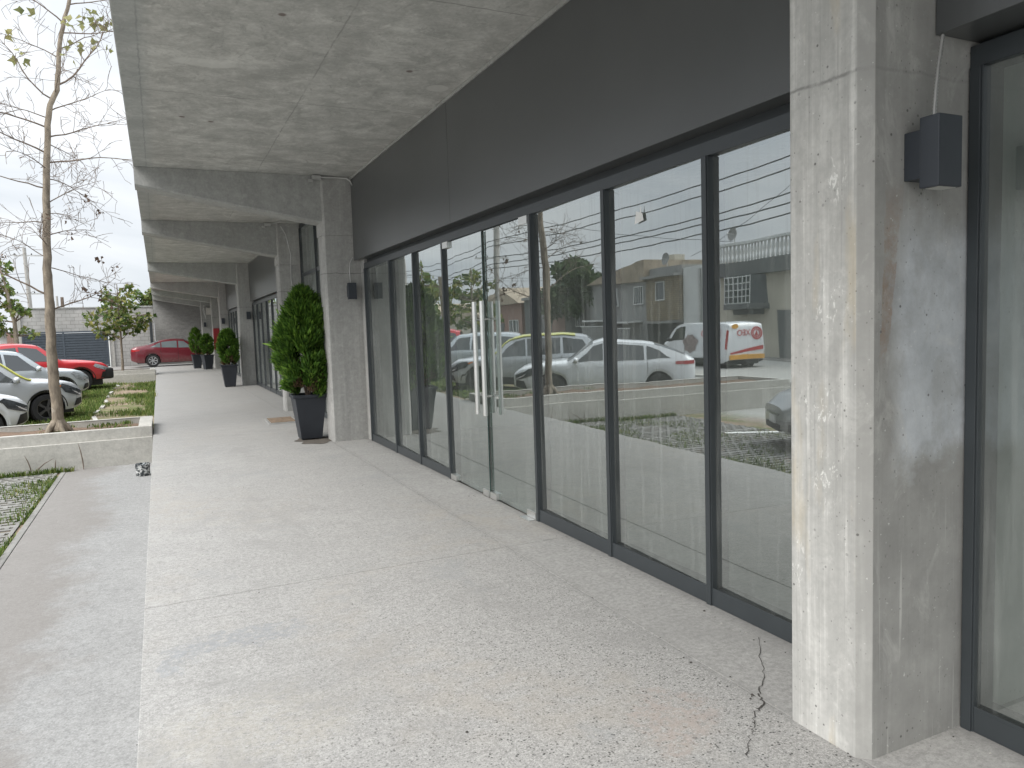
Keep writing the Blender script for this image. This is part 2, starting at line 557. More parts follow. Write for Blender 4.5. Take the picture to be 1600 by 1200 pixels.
def near_column_extra(t, c, v, b):
    c = column_extra(t, c, v, b, 0.50)
    s = t.xyz(v)
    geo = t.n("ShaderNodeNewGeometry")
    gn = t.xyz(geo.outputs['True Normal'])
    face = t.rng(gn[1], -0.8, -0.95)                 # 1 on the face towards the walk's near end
    left = t.rng(gn[0], -0.8, -0.95)
    wob = t.math('SUBTRACT', t.noise(v, 3.4, 6, 0.7), 0.5)
    wob2 = t.math('SUBTRACT', t.noise(t.pos(scale=(1, 1, 0.25)), 7, 6, 0.7), 0.5)
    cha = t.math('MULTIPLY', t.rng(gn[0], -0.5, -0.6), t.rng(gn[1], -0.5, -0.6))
    c = t.mix(t.math('MULTIPLY', cha, t.rng(t.noise(v, 9, 4), 0.3, 0.6, 0.5, 0.85)), c, tuple(b * 0.60))  # chamfer darkened by its facing, shade painted into the colour
    # near face toned a darker grey, with a bluish lime-washed band in the middle
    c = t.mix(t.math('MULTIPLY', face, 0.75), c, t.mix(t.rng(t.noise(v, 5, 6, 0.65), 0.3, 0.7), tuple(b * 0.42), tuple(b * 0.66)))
    z = t.math('ADD', s[2], t.math('MULTIPLY', wob, 0.5))
    x = t.math('ADD', s[0], t.math('MULTIPLY', wob, 0.18))
    band = t.math('MULTIPLY', t.math('MULTIPLY', t.rng(z, 1.00, 1.12), t.rng(z, 1.95, 1.75)), t.rng(x, 2.27, 2.36))
    wash = t.mix(t.rng(t.noise(v, 6, 6, 0.7), 0.35, 0.7), (0.44, 0.465, 0.49), (0.64, 0.67, 0.70))
    c = t.mix(t.math('MULTIPLY', t.math('MULTIPLY', band, face), 0.85), c, wash)
    # long drips on the lower part
    vd = t.pos(scale=(1.0, 1.0, 0.02))
    dn = t.noise(vd, 45, 3, 0.5, 0.3)
    low = t.math('MULTIPLY', t.rng(s[2], 0.95, 0.55), face)
    c = t.mix(t.math('MULTIPLY', t.math('MULTIPLY', t.rng(dn, 0.60, 0.68), low), 0.55), c, tuple(b * 1.15))
    # rust run
    xr = t.math('ADD', s[0], t.math('MULTIPLY', wob2, 0.10))
    ctr = t.rng(s[2], 1.35, 2.0, 2.222, 2.30)
    dr = t.math('ABSOLUTE', t.math('SUBTRACT', xr, ctr))
    wd = t.rng(s[2], 1.38, 1.95, 0.012, 0.05)
    rm = t.math('MULTIPLY', t.math('LESS_THAN', dr, wd), t.math('MULTIPLY', t.rng(s[2], 1.38, 1.45), t.rng(s[2], 2.05, 1.85)))
    rn = t.rng(t.noise(v, 16, 5, 0.7), 0.35, 0.62)
    c = t.mix(t.math('MULTIPLY', t.math('MULTIPLY', t.math('MULTIPLY', rm, face), rn), 0.55), c, (0.27, 0.16, 0.095))
    pv = t.pos(scale=(1, 1, 0.8))
    po = t.math('MULTIPLY', t.rng(t.voro(pv, 46), 0.16, 0.07), t.rng(t.noise(v, 10, 3), 0.46, 0.56))
    c = t.mix(t.math('MULTIPLY', po, 0.75), c, tuple(b * 0.22))
    po2 = t.math('MULTIPLY', t.rng(t.voro(t.pos(offset=(3, 2, 1)), 17), 0.10, 0.06), t.rng(t.noise(v, 4, 3), 0.48, 0.55))
    c = t.mix(t.math('MULTIPLY', po2, 0.8), c, tuple(b * 0.16))
    m9 = t.noise(t.pos(scale=(1, 1, 0.55), offset=(2, 8, 3)), 6.5, 8, 0.72, 0.6)
    c = t.mix(t.rng(m9, 0.50, 0.36, 0.0, 0.42), c, tuple(b * 0.58))
    c = t.mix(t.rng(m9, 0.56, 0.68, 0.0, 0.35), c, tuple(b * 1.15))
    # yellowish stain and chalky splashes on the walk side
    yl = t.math('MULTIPLY', t.math('MULTIPLY', t.rng(t.noise(t.pos(scale=(1, 1, 0.2), offset=(0, 5, 2)), 9, 5), 0.55, 0.68), left), 0.35)
    c = t.mix(yl, c, (b.x * 0.95, b.y * 0.80, b.z * 0.55))
    for (py, pz, ry, rz) in ((1.95, 0.98, 0.07, 0.13), (1.93, 1.62, 0.09, 0.12), (1.98, 1.25, 0.10, 0.10), (1.90, 2.05, 0.05, 0.10), (2.08, 0.65, 0.04, 0.12)):
        dy = t.math('DIVIDE', t.math('SUBTRACT', s[1], py), ry)
        dz = t.math('DIVIDE', t.math('SUBTRACT', s[2], pz), rz)
        r = t.math('ADD', t.math('MULTIPLY', dy, dy), t.math('MULTIPLY', dz, dz))
        sp = t.math('MULTIPLY', t.rng(r, 1.0, 0.3), t.rng(t.noise(t.pos(scale=(1, 1, 0.45)), 46, 4, 0.7, 1.0), 0.56, 0.62))
        c = t.mix(t.math('MULTIPLY', t.math('MULTIPLY', sp, left), 0.8), c, (0.74, 0.74, 0.71))
    spk = t.math('MULTIPLY', t.rng(t.noise(v, 60, 2, 0.6), 0.71, 0.74), 0.7)
    c = t.mix(spk, c, (0.66, 0.66, 0.64))
    return c


M = {}
M['ceiling'] = concrete("board_formed_ceiling", 0.56, dark=0.60, light=1.15, tint=(1, 1.0, 0.955), big=0.5, bump=0.2, extra=ceiling_extra, blot=0.6)
M['beam'] = concrete("beam_concrete", 0.40, dark=0.78, tint=(0.99, 1, 0.965), big=0.7, streak=(1, 1, 0.4))
M['column'] = concrete("column_concrete", 0.42, dark=0.74, tint=(1, 0.995, 0.96), big=0.9, streak=(1, 1, 0.25), extra=column_extra)
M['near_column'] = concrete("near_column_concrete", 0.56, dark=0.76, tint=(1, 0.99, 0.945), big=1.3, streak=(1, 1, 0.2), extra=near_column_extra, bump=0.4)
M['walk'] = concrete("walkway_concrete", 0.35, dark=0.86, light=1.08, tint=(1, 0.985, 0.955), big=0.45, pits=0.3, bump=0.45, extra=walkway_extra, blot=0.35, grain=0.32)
M['apron'] = concrete("apron_concrete", 0.27, dark=0.84, light=1.1, tint=(1, 1, 0.985), big=0.5, pits=0.35, bump=0.4, extra=apron_extra, blot=0.4, grain=0.32)
M['planter'] = concrete("rendered_planter", 0.45, dark=0.85, light=1.08, tint=(1, 0.975, 0.90), big=0.7, pits=0.15, bump=0.12)
M['rough_wall'] = concrete("far_wall_concrete", 0.40, dark=0.7, tint=(1, 0.99, 0.96), big=0.35, streak=(1, 1, 2.5), bump=0.3)
M['kerb'] = concrete("kerb_concrete", 0.48, tint=(1, 0.97, 0.9), big=1.2)
M['paver'] = concrete("paver_concrete", 0.25, tint=(1, 0.98, 0.92), big=2.0)
M['frame'] = plain("charcoal_aluminium", (0.042, 0.049, 0.054), 0.38, 0.0, 0.5, var=0.06)
M['lamp'] = plain("charcoal_lamp_metal", (0.034, 0.040, 0.050), 0.45, 0.0, 0.5, var=0.08)
M['pot'] = plain("black_planter_plastic", (0.022, 0.026, 0.034), 0.48, var=0.15, vscale=3)
M['steel'] = plain("brushed_steel", (0.80, 0.80, 0.78), 0.36, 1.0, var=0.04)
M['galv'] = plain("galvanised_conduit", (0.55, 0.55, 0.54), 0.45, 0.7)
M['soil'] = plain("garden_soil", (0.135, 0.088, 0.058), 0.95, var=0.35, vscale=14)
M['soil_dark'] = plain("dark_grit", (0.055, 0.05, 0.045), 0.95, var=0.4, vscale=30)
M['asphalt'] = plain("street_asphalt", (0.075, 0.077, 0.08), 0.9, var=0.2, vscale=2)
M['white_line'] = plain("white_road_paint", (0.75, 0.75, 0.73), 0.7)
M['tyre'] = plain("tyre_rubber", (0.02, 0.02, 0.021), 0.8)
M['rim'] = plain("alloy_rim", (0.55, 0.56, 0.57), 0.3, 0.9)
M['dark_rim'] = plain("dark_alloy_rim", (0.10, 0.10, 0.105), 0.35, 0.8)
M['chrome'] = plain("bright_trim", (0.75, 0.75, 0.76), 0.12, 1.0, var=0.02)
M['black'] = plain("black_plastic", (0.014, 0.014, 0.015), 0.55)
M['lens'] = plain("headlamp_lens", (0.42, 0.44, 0.46), 0.08, 0.4, 0.8, var=0.3, vscale=18)
M['lens_dark'] = plain("smoked_lens", (0.05, 0.055, 0.06), 0.06, 0.2, 0.8, var=0.3, vscale=18)
M['tail'] = plain("red_lens", (0.35, 0.012, 0.015), 0.12, 0, 0.7)
M['amber'] = plain("amber_lens", (0.75, 0.22, 0.03), 0.15)
M['plate'] = plain("number_plate", (0.7, 0.7, 0.7), 0.5)
M['rust'] = plain("rusty_iron", (0.20, 0.145, 0.10), 0.9, var=0.45, vscale=20)
M['red_cabinet'] = plain("red_painted_steel", (0.33, 0.02, 0.025), 0.4)
M['gate'] = plain("slate_gate_paint", (0.060, 0.075, 0.092), 0.5)
M['paint_white'] = plain("white_wall_paint", (0.62, 0.60, 0.56), 0.9, var=0.1, vscale=1.2)
M['in_wall'] = plain("shop_wall_plaster", (0.80, 0.83, 0.79), 0.9, var=0.08, vscale=0.8)
M['in_floor'] = concrete("shop_floor_screed", 0.42, big=0.5, tint=(1, 1, 0.98))
M['wire'] = plain("black_cable", (0.02, 0.02, 0.02), 0.7)
M['pole'] = plain("concrete_pole", (0.34, 0.33, 0.31), 0.9)
M['white_scrap'] = plain("white_paper", (0.8, 0.8, 0.78), 0.7)
M['mud_stain'] = plain("damp_stain", (0.10, 0.088, 0.075), 0.95, var=0.3, vscale=9)

# fascia: satin sheet metal
t = NT("graphite_fascia_panel")
v = t.pos()
c = t.mix(t.rng(t.noise(v, 1.1, 4), 0.3, 0.7), (0.074, 0.078, 0.079), (0.087, 0.091, 0.092))
t.bsdf(c, 0.33, 0.0, 0.6)
M['fascia'] = t.mat


def glass_mat(name, tint, base, dirt, streak=True):
    t = NT(name)
    v = t.pos()
    geo = t.n("ShaderNodeNewGeometry")
    dp = t.n("ShaderNodeVectorMath", operation='DOT_PRODUCT')
    t.l(geo.outputs['Incoming'], dp.inputs[0])
    t.l(geo.outputs['True Normal'], dp.inputs[1])
    graz = t.math('POWER', t.math('SUBTRACT', 1.0, t.math('ABSOLUTE', dp.outputs['Value']), clamp=True), 5.0)
    fac = t.math('ADD', base, t.math('MULTIPLY', graz, 1.0 - base), clamp=True)
    tr = t.n("ShaderNodeBsdfTransparent")
    tr.inputs['Color'].default_value = (*tint, 1)
    gl = t.n("ShaderNodeBsdfGlossy")
    gl.inputs['Roughness'].default_value = 0.0
    gl.inputs['Color'].default_value = (0.90, 0.95, 0.945, 1)
    t.l(t.bump(t.noise(t.pos(scale=(1, 1, 0.6)), 1.3, 2, 0.4), 0.10, 0.02), gl.inputs['Normal'])
    mx = t.n("ShaderNodeMixShader")
    t.l(fac, mx.inputs[0])
    t.l(tr.outputs[0], mx.inputs[1])
    t.l(gl.outputs[0], mx.inputs[2])
    df = t.n("ShaderNodeBsdfDiffuse")
    df.inputs['Color'].default_value = (0.55, 0.57, 0.55, 1)
    vs = t.pos(scale=(1, 1, 0.05))
    st = t.rng(t.noise(vs, 22, 5, 0.6, 0.4), 0.50, 0.72)
    cl = t.rng(t.noise(v, 1.4, 6, 0.65, 0.5), 0.35, 0.7, 0.35, 1.3)
    spots = t.math('MULTIPLY', t.rng(t.noise(t.pos(scale=(1, 1, 0.3)), 34, 3, 0.7), 0.70, 0.74), 0.22)
    dm = t.math('ADD', t.math('MULTIPLY', t.math('ADD', t.math('MULTIPLY', st, 1.6), cl), dirt), spots, clamp=True)
    m2 = t.n("ShaderNodeMixShader")
    t.l(dm, m2.inputs[0])
    t.l(mx.outputs[0], m2.inputs[1])
    t.l(df.outputs[0], m2.inputs[2])
    t.l(m2.outputs[0], t.out.inputs[0])
    return t.mat


M['glass'] = glass_mat("reflective_shop_glass", (0.66, 0.72, 0.70), 0.43, 0.085)
M['door_glass'] = glass_mat("frameless_door_glass", (0.66, 0.75, 0.72), 0.43, 0.075)


def car_glass(name, col, rough=0.03):
    t = NT(name)
    t.bsdf(t.mix(t.rng(t.noise(t.pos(obj=True), 1.2, 2), 0.3, 0.7), tuple(x * 0.8 for x in col), col), rough, 0.0, 0.75, coat=0.5)
    return t.mat


M['car_glass'] = car_glass("tinted_car_glass", (0.03, 0.036, 0.04))
M['car_glass_teal'] = car_glass("teal_tinted_windscreen", (0.06, 0.17, 0.20))
M['car_glass_pale'] = car_glass("pale_windscreen", (0.16, 0.19, 0.20))


def paint(name, col, metal=0.0, rough=0.32):
    t = NT(name)
    v = t.pos(obj=True)
    c = t.mix(t.rng(t.noise(v, 2.0, 4), 0.3, 0.7), tuple(x * 0.94 for x in col), col)
    s = t.xyz(v)
    dust = t.math('MULTIPLY', t.rng(s[2], 0.55, 0.2), t.rng(t.noise(v, 9, 5), 0.3, 0.7))
    c = t.mix(t.math('MULTIPLY', dust, 0.45), c, (0.22, 0.19, 0.16))
    t.bsdf(c, rough, metal, 0.5, coat=0.8)
    return t.mat


M['car_white'] = paint("white_car_paint", (0.72, 0.74, 0.76))
M['car_silver'] = paint("silver_car_paint", (0.50, 0.54, 0.57), 0.35)
M['car_grey'] = paint("light_grey_car_paint", (0.46, 0.48, 0.50), 0.3)
M['car_red'] = paint("red_car_paint", (0.50, 0.022, 0.030))
M['car_wine'] = paint("wine_red_car_paint", (0.145, 0.010, 0.020), 0.1)
M['car_dark'] = paint("dark_grey_car_paint", (0.30, 0.31, 0.32), 0.3)
M['car_yellow'] = paint("yellow_car_paint", (0.52, 0.52, 0.10))
M['taxi_teal'] = paint("teal_car_paint", (0.16, 0.36, 0.42))


def leafmat(name, cols, rough=0.6, transl=0.35, clump=4.0):
    t = NT(name)
    geo = t.n("ShaderNodeNewGeometry")
    ri = geo.outputs['Random Per Island']
    ramp = t.n("ShaderNodeValToRGB")
    els = ramp.color_ramp.elements
    while len(els) < len(cols):
        els.new(0.5)
    for i, cc in enumerate(cols):
        els[i].position = i / (len(cols) - 1)
        els[i].color = (*cc, 1)
    t.l(ri, ramp.inputs[0])
    n = t.noise(t.pos(), clump, 3)
    c = t.mix(t.rng(n, 0.38, 0.62), t.mix(1.0, ramp.outputs[0], (0.55, 0.60, 0.55), 'MULTIPLY'), t.mix(1.0, ramp.outputs[0], (1.15, 1.12, 1.0), 'MULTIPLY'))
    d = t.n("ShaderNodeBsdfPrincipled")
    t.l(c, d.inputs['Base Color'])
    d.inputs['Roughness'].default_value = rough
    d.inputs['Specular IOR Level'].default_value = 0.3
    tl = t.n("ShaderNodeBsdfTranslucent")
    t.l(c, tl.inputs['Color'])
    m = t.n("ShaderNodeMixShader")
    m.inputs[0].default_value = transl
    t.l(d.outputs[0], m.inputs[1])
    t.l(tl.outputs[0], m.inputs[2])
    t.l(m.outputs[0], t.out.inputs[0])
    return t.mat


M['cypress'] = leafmat("cypress_sprays", [(0.045, 0.10, 0.018), (0.075, 0.165, 0.026), (0.12, 0.24, 0.036), (0.20, 0.33, 0.055)], 0.6, 0.25, 11.0)
M['cypress_dry'] = leafmat("dry_cypress_twigs", [(0.10, 0.065, 0.04), (0.16, 0.11, 0.07)], 0.8, 0.1)
M['sycamore'] = leafmat("sycamore_leaves", [(0.06, 0.11, 0.03), (0.11, 0.17, 0.045), (0.20, 0.24, 0.07), (0.30, 0.28, 0.10)])
M['pale_leaf'] = leafmat("pale_yellow_leaves", [(0.20, 0.22, 0.09), (0.32, 0.30, 0.15)])
M['brown_leaf'] = leafmat("withered_leaves", [(0.09, 0.06, 0.05), (0.17, 0.11, 0.085)], 0.8, 0.15)
M['bush'] = leafmat("bush_leaves", [(0.03, 0.06, 0.022), (0.06, 0.10, 0.035), (0.09, 0.13, 0.05)])
M['grass'] = leafmat("lawn_blades", [(0.06, 0.11, 0.025), (0.10, 0.17, 0.035), (0.16, 0.22, 0.055), (0.26, 0.24, 0.11)], 0.7, 0.3)
t = NT("pale_bark")
v = t.pos()
n = t.noise(t.pos(scale=(1, 1, 0.3)), 14, 6, 0.65, 0.4)
c = t.mix(t.rng(n, 0.35, 0.65), (0.13, 0.108, 0.085), (0.29, 0.245, 0.19))
c = t.mix(t.math('MULTIPLY', t.rng(t.noise(v, 5, 4, 0.7), 0.60, 0.66), 0.5), c, (0.38, 0.35, 0.30))
t.bsdf(c, 0.9, 0, 0.3, normal=t.bump(n, 0.4, 0.01))
M['bark'] = t.mat
M['twig'] = plain("twig_bark", (0.15, 0.115, 0.09), 0.9, var=0.3)

# ground: soil, turf and gravelly grey in soft patches
t = NT("parking_ground")
v = t.pos()
s = t.xyz(v)
n1 = t.noise(v, 0.8, 6, 0.65, 0.5)
n2 = t.noise(v, 9, 6, 0.7)
dirt = t.mix(t.rng(n2, 0.3, 0.7), (0.17, 0.125, 0.09), (0.30, 0.24, 0.18))
turf = t.mix(t.rng(n2, 0.3, 0.7), (0.07, 0.085, 0.032), (0.15, 0.17, 0.065))
c = t.mix(t.rng(n1, 0.42, 0.58), dirt, turf)
bare = t.math('MULTIPLY', t.rng(s[0], -1.6, -1.5), t.rng(t.math('ADD', s[1], t.math('MULTIPLY', n1, 8)), 27, 23))
c = t.mix(t.math('MULTIPLY', bare, 0.9), c, dirt)
grey = t.mix(t.rng(n2, 0.3, 0.7), (0.27, 0.27, 0.255), (0.38, 0.375, 0.355))
far = t.math('MAXIMUM', t.rng(s[0], -4.5, -5.5), t.rng(s[1], 39.5, 40.5))
far = t.math('MAXIMUM', far, t.rng(s[1], 3.0, 2.0))
c = t.mix(t.math('MULTIPLY', far, t.rng(n1, 0.25, 0.5, 0.75, 1.0)), c, grey)
t.bsdf(c, 0.95, 0, 0.2, normal=t.bump(n2, 0.5, 0.02))
M['ground'] = t.mat

# block wall with running-bond joints
t = NT("grey_block_wall")
v = t.pos()
s = t.xyz(v)
br = t.n("ShaderNodeTexBrick")
cmb = t.n("ShaderNodeCombineXYZ")
t.l(t.math('ADD', s[0], s[1]), cmb.inputs[0])
t.l(s[2], cmb.inputs[1])
t.l(cmb.outputs[0], br.inputs['Vector'])
br.inputs['Scale'].default_value = 1.0
br.inputs['Brick Width'].default_value = 0.40
br.inputs['Row Height'].default_value = 0.20
br.inputs['Mortar Size'].default_value = 0.012
br.inputs['Color1'].default_value = (0.35, 0.345, 0.33, 1)
br.inputs['Color2'].default_value = (0.40, 0.39, 0.375, 1)
br.inputs['Mortar'].default_value = (0.24, 0.235, 0.22, 1)
n = t.noise(v, 1.4, 6, 0.65)
c = t.mix(0.5, br.outputs['Color'], t.mix(1.0, br.outputs['Color'], t.mix(t.rng(n, 0.3, 0.7), (0.6, 0.6, 0.6), (1.3, 1.3, 1.3)), 'MULTIPLY'))
t.bsdf(c, 0.92, 0, 0.3, normal=t.bump(br.outputs['Fac'], -0.4, 0.01))
M['block'] = t.mat


def facing(name, c1, c2, mortar, bw, bh):
    t = NT(name)
    v = t.pos()
    s = t.xyz(v)
    br = t.n("ShaderNodeTexBrick")
    cmb = t.n("ShaderNodeCombineXYZ")
    t.l(t.math('ADD', s[0], s[1]), cmb.inputs[0])
    t.l(t.math('ADD', s[2], t.math('MULTIPLY', t.noise(v, 3, 3), 0.1)), cmb.inputs[1])
    t.l(cmb.outputs[0], br.inputs['Vector'])
    br.inputs['Scale'].default_value = 1.0
    br.inputs['Brick Width'].default_value = bw
    br.inputs['Row Height'].default_value = bh
    br.inputs['Mortar Size'].default_value = 0.015
    br.inputs['Color1'].default_value = (*c1, 1)
    br.inputs['Color2'].default_value = (*c2, 1)
    br.inputs['Mortar'].default_value = (*mortar, 1)
    t.bsdf(br.outputs['Color'], 0.9, 0, 0.3)
    return t.mat


M['stone'] = facing("stone_facing", (0.30, 0.25, 0.17), (0.20, 0.17, 0.12), (0.12, 0.1, 0.08), 0.38, 0.12)
M['tile_red'] = plain("clay_roof", (0.30, 0.25, 0.19), 0.9, var=0.3, vscale=3)
M['house_grey'] = plain("grey_render", (0.24, 0.24, 0.235), 0.9, var=0.12, vscale=1.0)
M['house_cream'] = plain("cream_render", (0.46, 0.43, 0.36), 0.9, var=0.1, vscale=0.8)
M['house_dark'] = plain("dark_render", (0.13, 0.135, 0.135), 0.9, var=0.1, vscale=0.8)
M['house_white'] = plain("white_render", (0.55, 0.56, 0.55), 0.9, var=0.1, vscale=0.8)
M['house_brick'] = facing("red_brick", (0.28, 0.12, 0.085), (0.22, 0.10, 0.075), (0.25, 0.22, 0.2), 0.25, 0.07)
M['house_glass'] = car_glass("dark_window_glass", (0.05, 0.06, 0.065), 0.05)

#@@SCENE@@
# ------------------------------------------------------------------ ground and setting
def gz(y):
    return -0.45 + 0.0085 * min(max(y - 14.0, 0.0), 25.0)


ys = [-300, -60, -20, -6, 0, 6, 10, 14, 16, 18, 20, 22, 24, 26, 28, 30, 32, 34, 36, 39, 44, 60, 120, 600]
xs = [-700, -200, -60, -30, -18.6, -10.6, -6, -3, -1.5, -0.1, 3, 12, 40, 300]
mb = MB()
mb.grid([[(x, y, gz(y) - (0.02 if x < -10.5 else 0)) for x in xs] for y in ys])
tag(mb.build("ground", M['ground'], smooth=60), kind='structure')

mb = MB()
mb.box(-18.4, -10.8, -80, 160, -0.66, -0.452)
tag(mb.build("street", M['asphalt']), kind='structure')
mb = MB()
mb.box(-20.6, -18.4, -80, 160, -0.66, -0.33)
tag(mb.build("pavement", M['apron'], bevel=0.02), kind='structure')
mb = MB()
for y in range(-20, 80, 6):
    mb.box(-14.65, -14.53, y, y + 3, -0.452, -0.446)
tag(mb.build("road_marking", M['white_line']), kind='structure')
mb = MB()
mb.box(-10.8, -10.55, -60, 90, -0.66, -0.32)
tag(mb.build("kerb", M['kerb'], bevel=0.02), kind='structure')

# raised walkway: slabs with saw-cut joints
mb = MB()
g = 0.003
cuts = [-9.0, -3.9, 0.4, 4.79, 9.3, 13.7, 18.1, 22.5, 26.9, 31.3, 35.7, 40.1, 43.6]
WX0, WX1, WX2 = -0.172, 2.165, 2.69
for a, b in zip(cuts[:-1], cuts[1:]):
    mb.box(WX0, WX1 - g, a + g, b - g, -0.06, 0.0)
    mb.box(WX1 + g, WX2, a + g, b - g, -0.06, 0.0)
mb.box(WX0 + 0.001, WX2, -9.0, 43.6, -0.55, -0.012)
tag(mb.build("walkway", M['walk'], bevel=0.004), kind='structure')

# crack beside the near column
mb = MB()
crk0 = [(2.585, 2.745), (2.42, 2.56), (2.33, 2.44), (2.19, 2.33), (2.15, 2.26), (2.06, 2.22), (1.98, 2.13), (1.91, 2.08), (1.80, 1.98)]
crk = []
for (a, b_) in zip(crk0[:-1], crk0[1:]):
    for q in range(7):
        f = q / 7
        crk.append((a[0] * (1 - f) + b_[0] * f + rng.gauss(0, 0.004), a[1] * (1 - f) + b_[1] * f + rng.gauss(0, 0.006)))
vs = []
for i, (x, y) in enumerate(crk):
    f = i / len(crk)
    w = 0.0008 + 0.0024 * math.exp(-((f - 0.48) / 0.16) ** 2) + abs(rng.gauss(0, 0.0007))
    vs += [(x - w * 0.7, y + w * 0.7, 0.004), (x + w * 0.7, y - w * 0.7, 0.004)]
mb.add(vs, [(2 * i, 2 * i + 1, 2 * i + 3, 2 * i + 2) for i in range(len(crk) - 1)])
tag(mb.build("walkway_crack", M['soil_dark']), kind='structure')
# grit and leaf bits scattered on the slabs
V, F, mi = [], [], []
for _ in range(420):
    x, y = nr.uniform(-1.3, 2.6), 1.6 + 9.0 * nr.random() ** 1.6
    z = 0.001 if x > WX0 else -0.434
    if nr.random() < 0.45:
        x = (2.60 + abs(nr.normal(0, 0.05)) * -1) if nr.random() < 0.5 else 2.165 + nr.normal(0, 0.02)
        z = 0.001
    r_ = nr.uniform(0.0015, 0.005) * (2.0 if nr.random() < 0.06 else 1)
    k = len(V)
    a0 = nr.uniform(0, 6.28)
    for q in range(5):
        a = a0 + q * 1.2566
        V.append((x + r_ * math.cos(a) * nr.uniform(0.7, 1.3), y + r_ * math.sin(a) * nr.uniform(0.7, 1.3), z))
    V.append((x, y, z + r_ * 0.8))
    F += [(k + q, k + (q + 1) % 5, k + 5) for q in range(5)]
    mi += [int(nr.random() < 0.5)] * 5
tag(raw_mesh("grit", V, F, [M['soil_dark'], M['kerb']], midx=mi), kind='stuff')

# lower apron strip beside the walkway
mb = MB()
mb.box(-1.40, -0.176, -9, 13.33, -0.60, -0.435)
tag(mb.build("path", M['apron'], bevel=0.006), kind='structure')
mb = MB()
mb.box(-1.47, -1.404, -9, 13.31, -0.60, -0.430)
tag(mb.build("path_edging", M['paver'], bevel=0.01), kind='structure')
# driveway past the end of the walkway
mb = MB()
mb.box(-30, 12, 39.6, 47.6, -0.5, -0.02)
tag(mb.build("driveway", M['apron']), kind='structure')

# grass pavers
mb = MB()
px0, px1, py0, py1, pz = -4.1, -1.51, 3.6, 13.28, -0.432
nx = 13
pw = (px1 - px0) / nx
ny = 64
ph = (py1 - py0) / ny
for j in range(ny + 1):
    y = py0 + j * ph
    big = 0.055 if j % 4 == 0 else 0.030
    mb.box(px0, px1, y - big, y + big, -0.5, pz - 0.003)
    for i in range(nx + 1):
        x = px0 + (i + (0.5 if j % 2 else 0.0)) * pw
        if x < px1 - 0.03:
            mb.box(x - 0.022, x + 0.022, y + big, y + ph - 0.03, -0.5, pz)
mb.box(px1 - 0.04, px1, py0, py1, -0.5, pz + 0.002)
tag(mb.build("grass_pavers", M['paver']), kind='structure')


def blades(name, spots, hmin, hmax, width=0.006):
    V, F = [], []
    for (x, y, z, k) in spots:
        hh = nr.uniform(hmin, hmax) * k
        a = nr.uniform(0, 6.283)
        lean = nr.uniform(0.1, 0.75) * hh
        w = width * nr.uniform(0.7, 1.5)
        dx, dy = math.cos(a), math.sin(a)
        b = len(V)
        V += [(x - dy * w, y + dx * w, z), (x + dy * w, y - dx * w, z),
              (x + dx * lean * 0.4 + dy * w * 0.7, y + dy * lean * 0.4 - dx * w * 0.7, z + hh * 0.65),
              (x + dx * lean * 0.4 - dy * w * 0.7, y + dy * lean * 0.4 + dx * w * 0.7, z + hh * 0.65),
              (x + dx * lean, y + dy * lean, z + hh)]
        F += [(b, b + 1, b + 2, b + 3), (b + 3, b + 2, b + 4)]
    return tag(raw_mesh(name, V, F, M['grass']), kind='stuff')


def patch(x, y, s=1.0, off=0.0):
    return (math.sin(x * 2.1 * s + off + 1.3 * math.sin(y * 0.9 * s + off)) + math.sin(y * 1.7 * s - off + 1.1 * math.cos(x * 1.9 * s))) * 0.5


spots = []
for _ in range(52000):
    x, y = nr.uniform(-3.6, -0.2), nr.uniform(15.15, 34.2)
    if x < -1.62:
        p = 0.85 + 0.4 * patch(x, y, 1.4)
    else:
        p = -0.15 + 0.75 * patch(x, y, 1.3, 2.0) + (0.35 if y > 21 else -0.25) + (0.3 if x > -0.45 else 0)
    if nr.random() < p:
        spots.append((x, y, gz(y) - 0.005, 1.0))
blades("grass", spots, 0.05, 0.15, 0.008)
spots = []
for _ in range(30000):
    x, y = -1.48 - 2.5 * nr.random() ** 1.9, nr.uniform(4.0, 13.2)
    fx, fy = ((x - px0) / pw) % 1.0, ((y - py0) / ph) % 1.0
    if 0.22 < fy < 0.78 and nr.random() < 0.45 + 1.1 * patch(x, y, 1.9, 0.5):
        spots.append((x, y, -0.46, 1.0))
for _ in range(1500):
    x = nr.uniform(-4.0, -1.3)
    spots.append((x, 13.24 + nr.uniform(-0.12, 0.02), -0.44, 1.2))
blades("grass", spots, 0.03, 0.085, 0.006)
spots = []
for _ in range(2600):
    x, y = nr.uniform(-3.4, -0.5), nr.uniform(13.52, 14.95)
    if nr.random() < -0.05 + 0.55 * patch(x * 1.5, y * 1.5, 1.8, 4.0) + (0.45 if x > -1.2 else 0):
        spots.append((x, y, 0.07, 1.0))
blades("grass", spots, 0.02, 0.075, 0.009)
spots = [(0.0 + WX0 + 0.01 + nr.uniform(-0.05, 0.02), 22.0 + nr.uniform(-0.1, 0.1), -0.05, 2.0) for _ in range(14)]
blades("grass", spots, 0.08, 0.14, 0.006)

# long weeds leaning on the planter front
mb = MB()
for (x, dx, hh) in ((-1.86, -0.07, 0.30), (-1.80, 0.24, 0.22), (-1.55, 0.02, 0.20), (-1.17, -0.05, 0.42)):
    pts = [(x + dx * k * k, 13.24, -0.44 + hh * k) for k in (0, 0.35, 0.7, 1.0)]
    mb.tube(pts, [0.006, 0.009, 0.007, 0.002], 4)
tag(mb.build("weeds", M['twig']), kind='stuff')

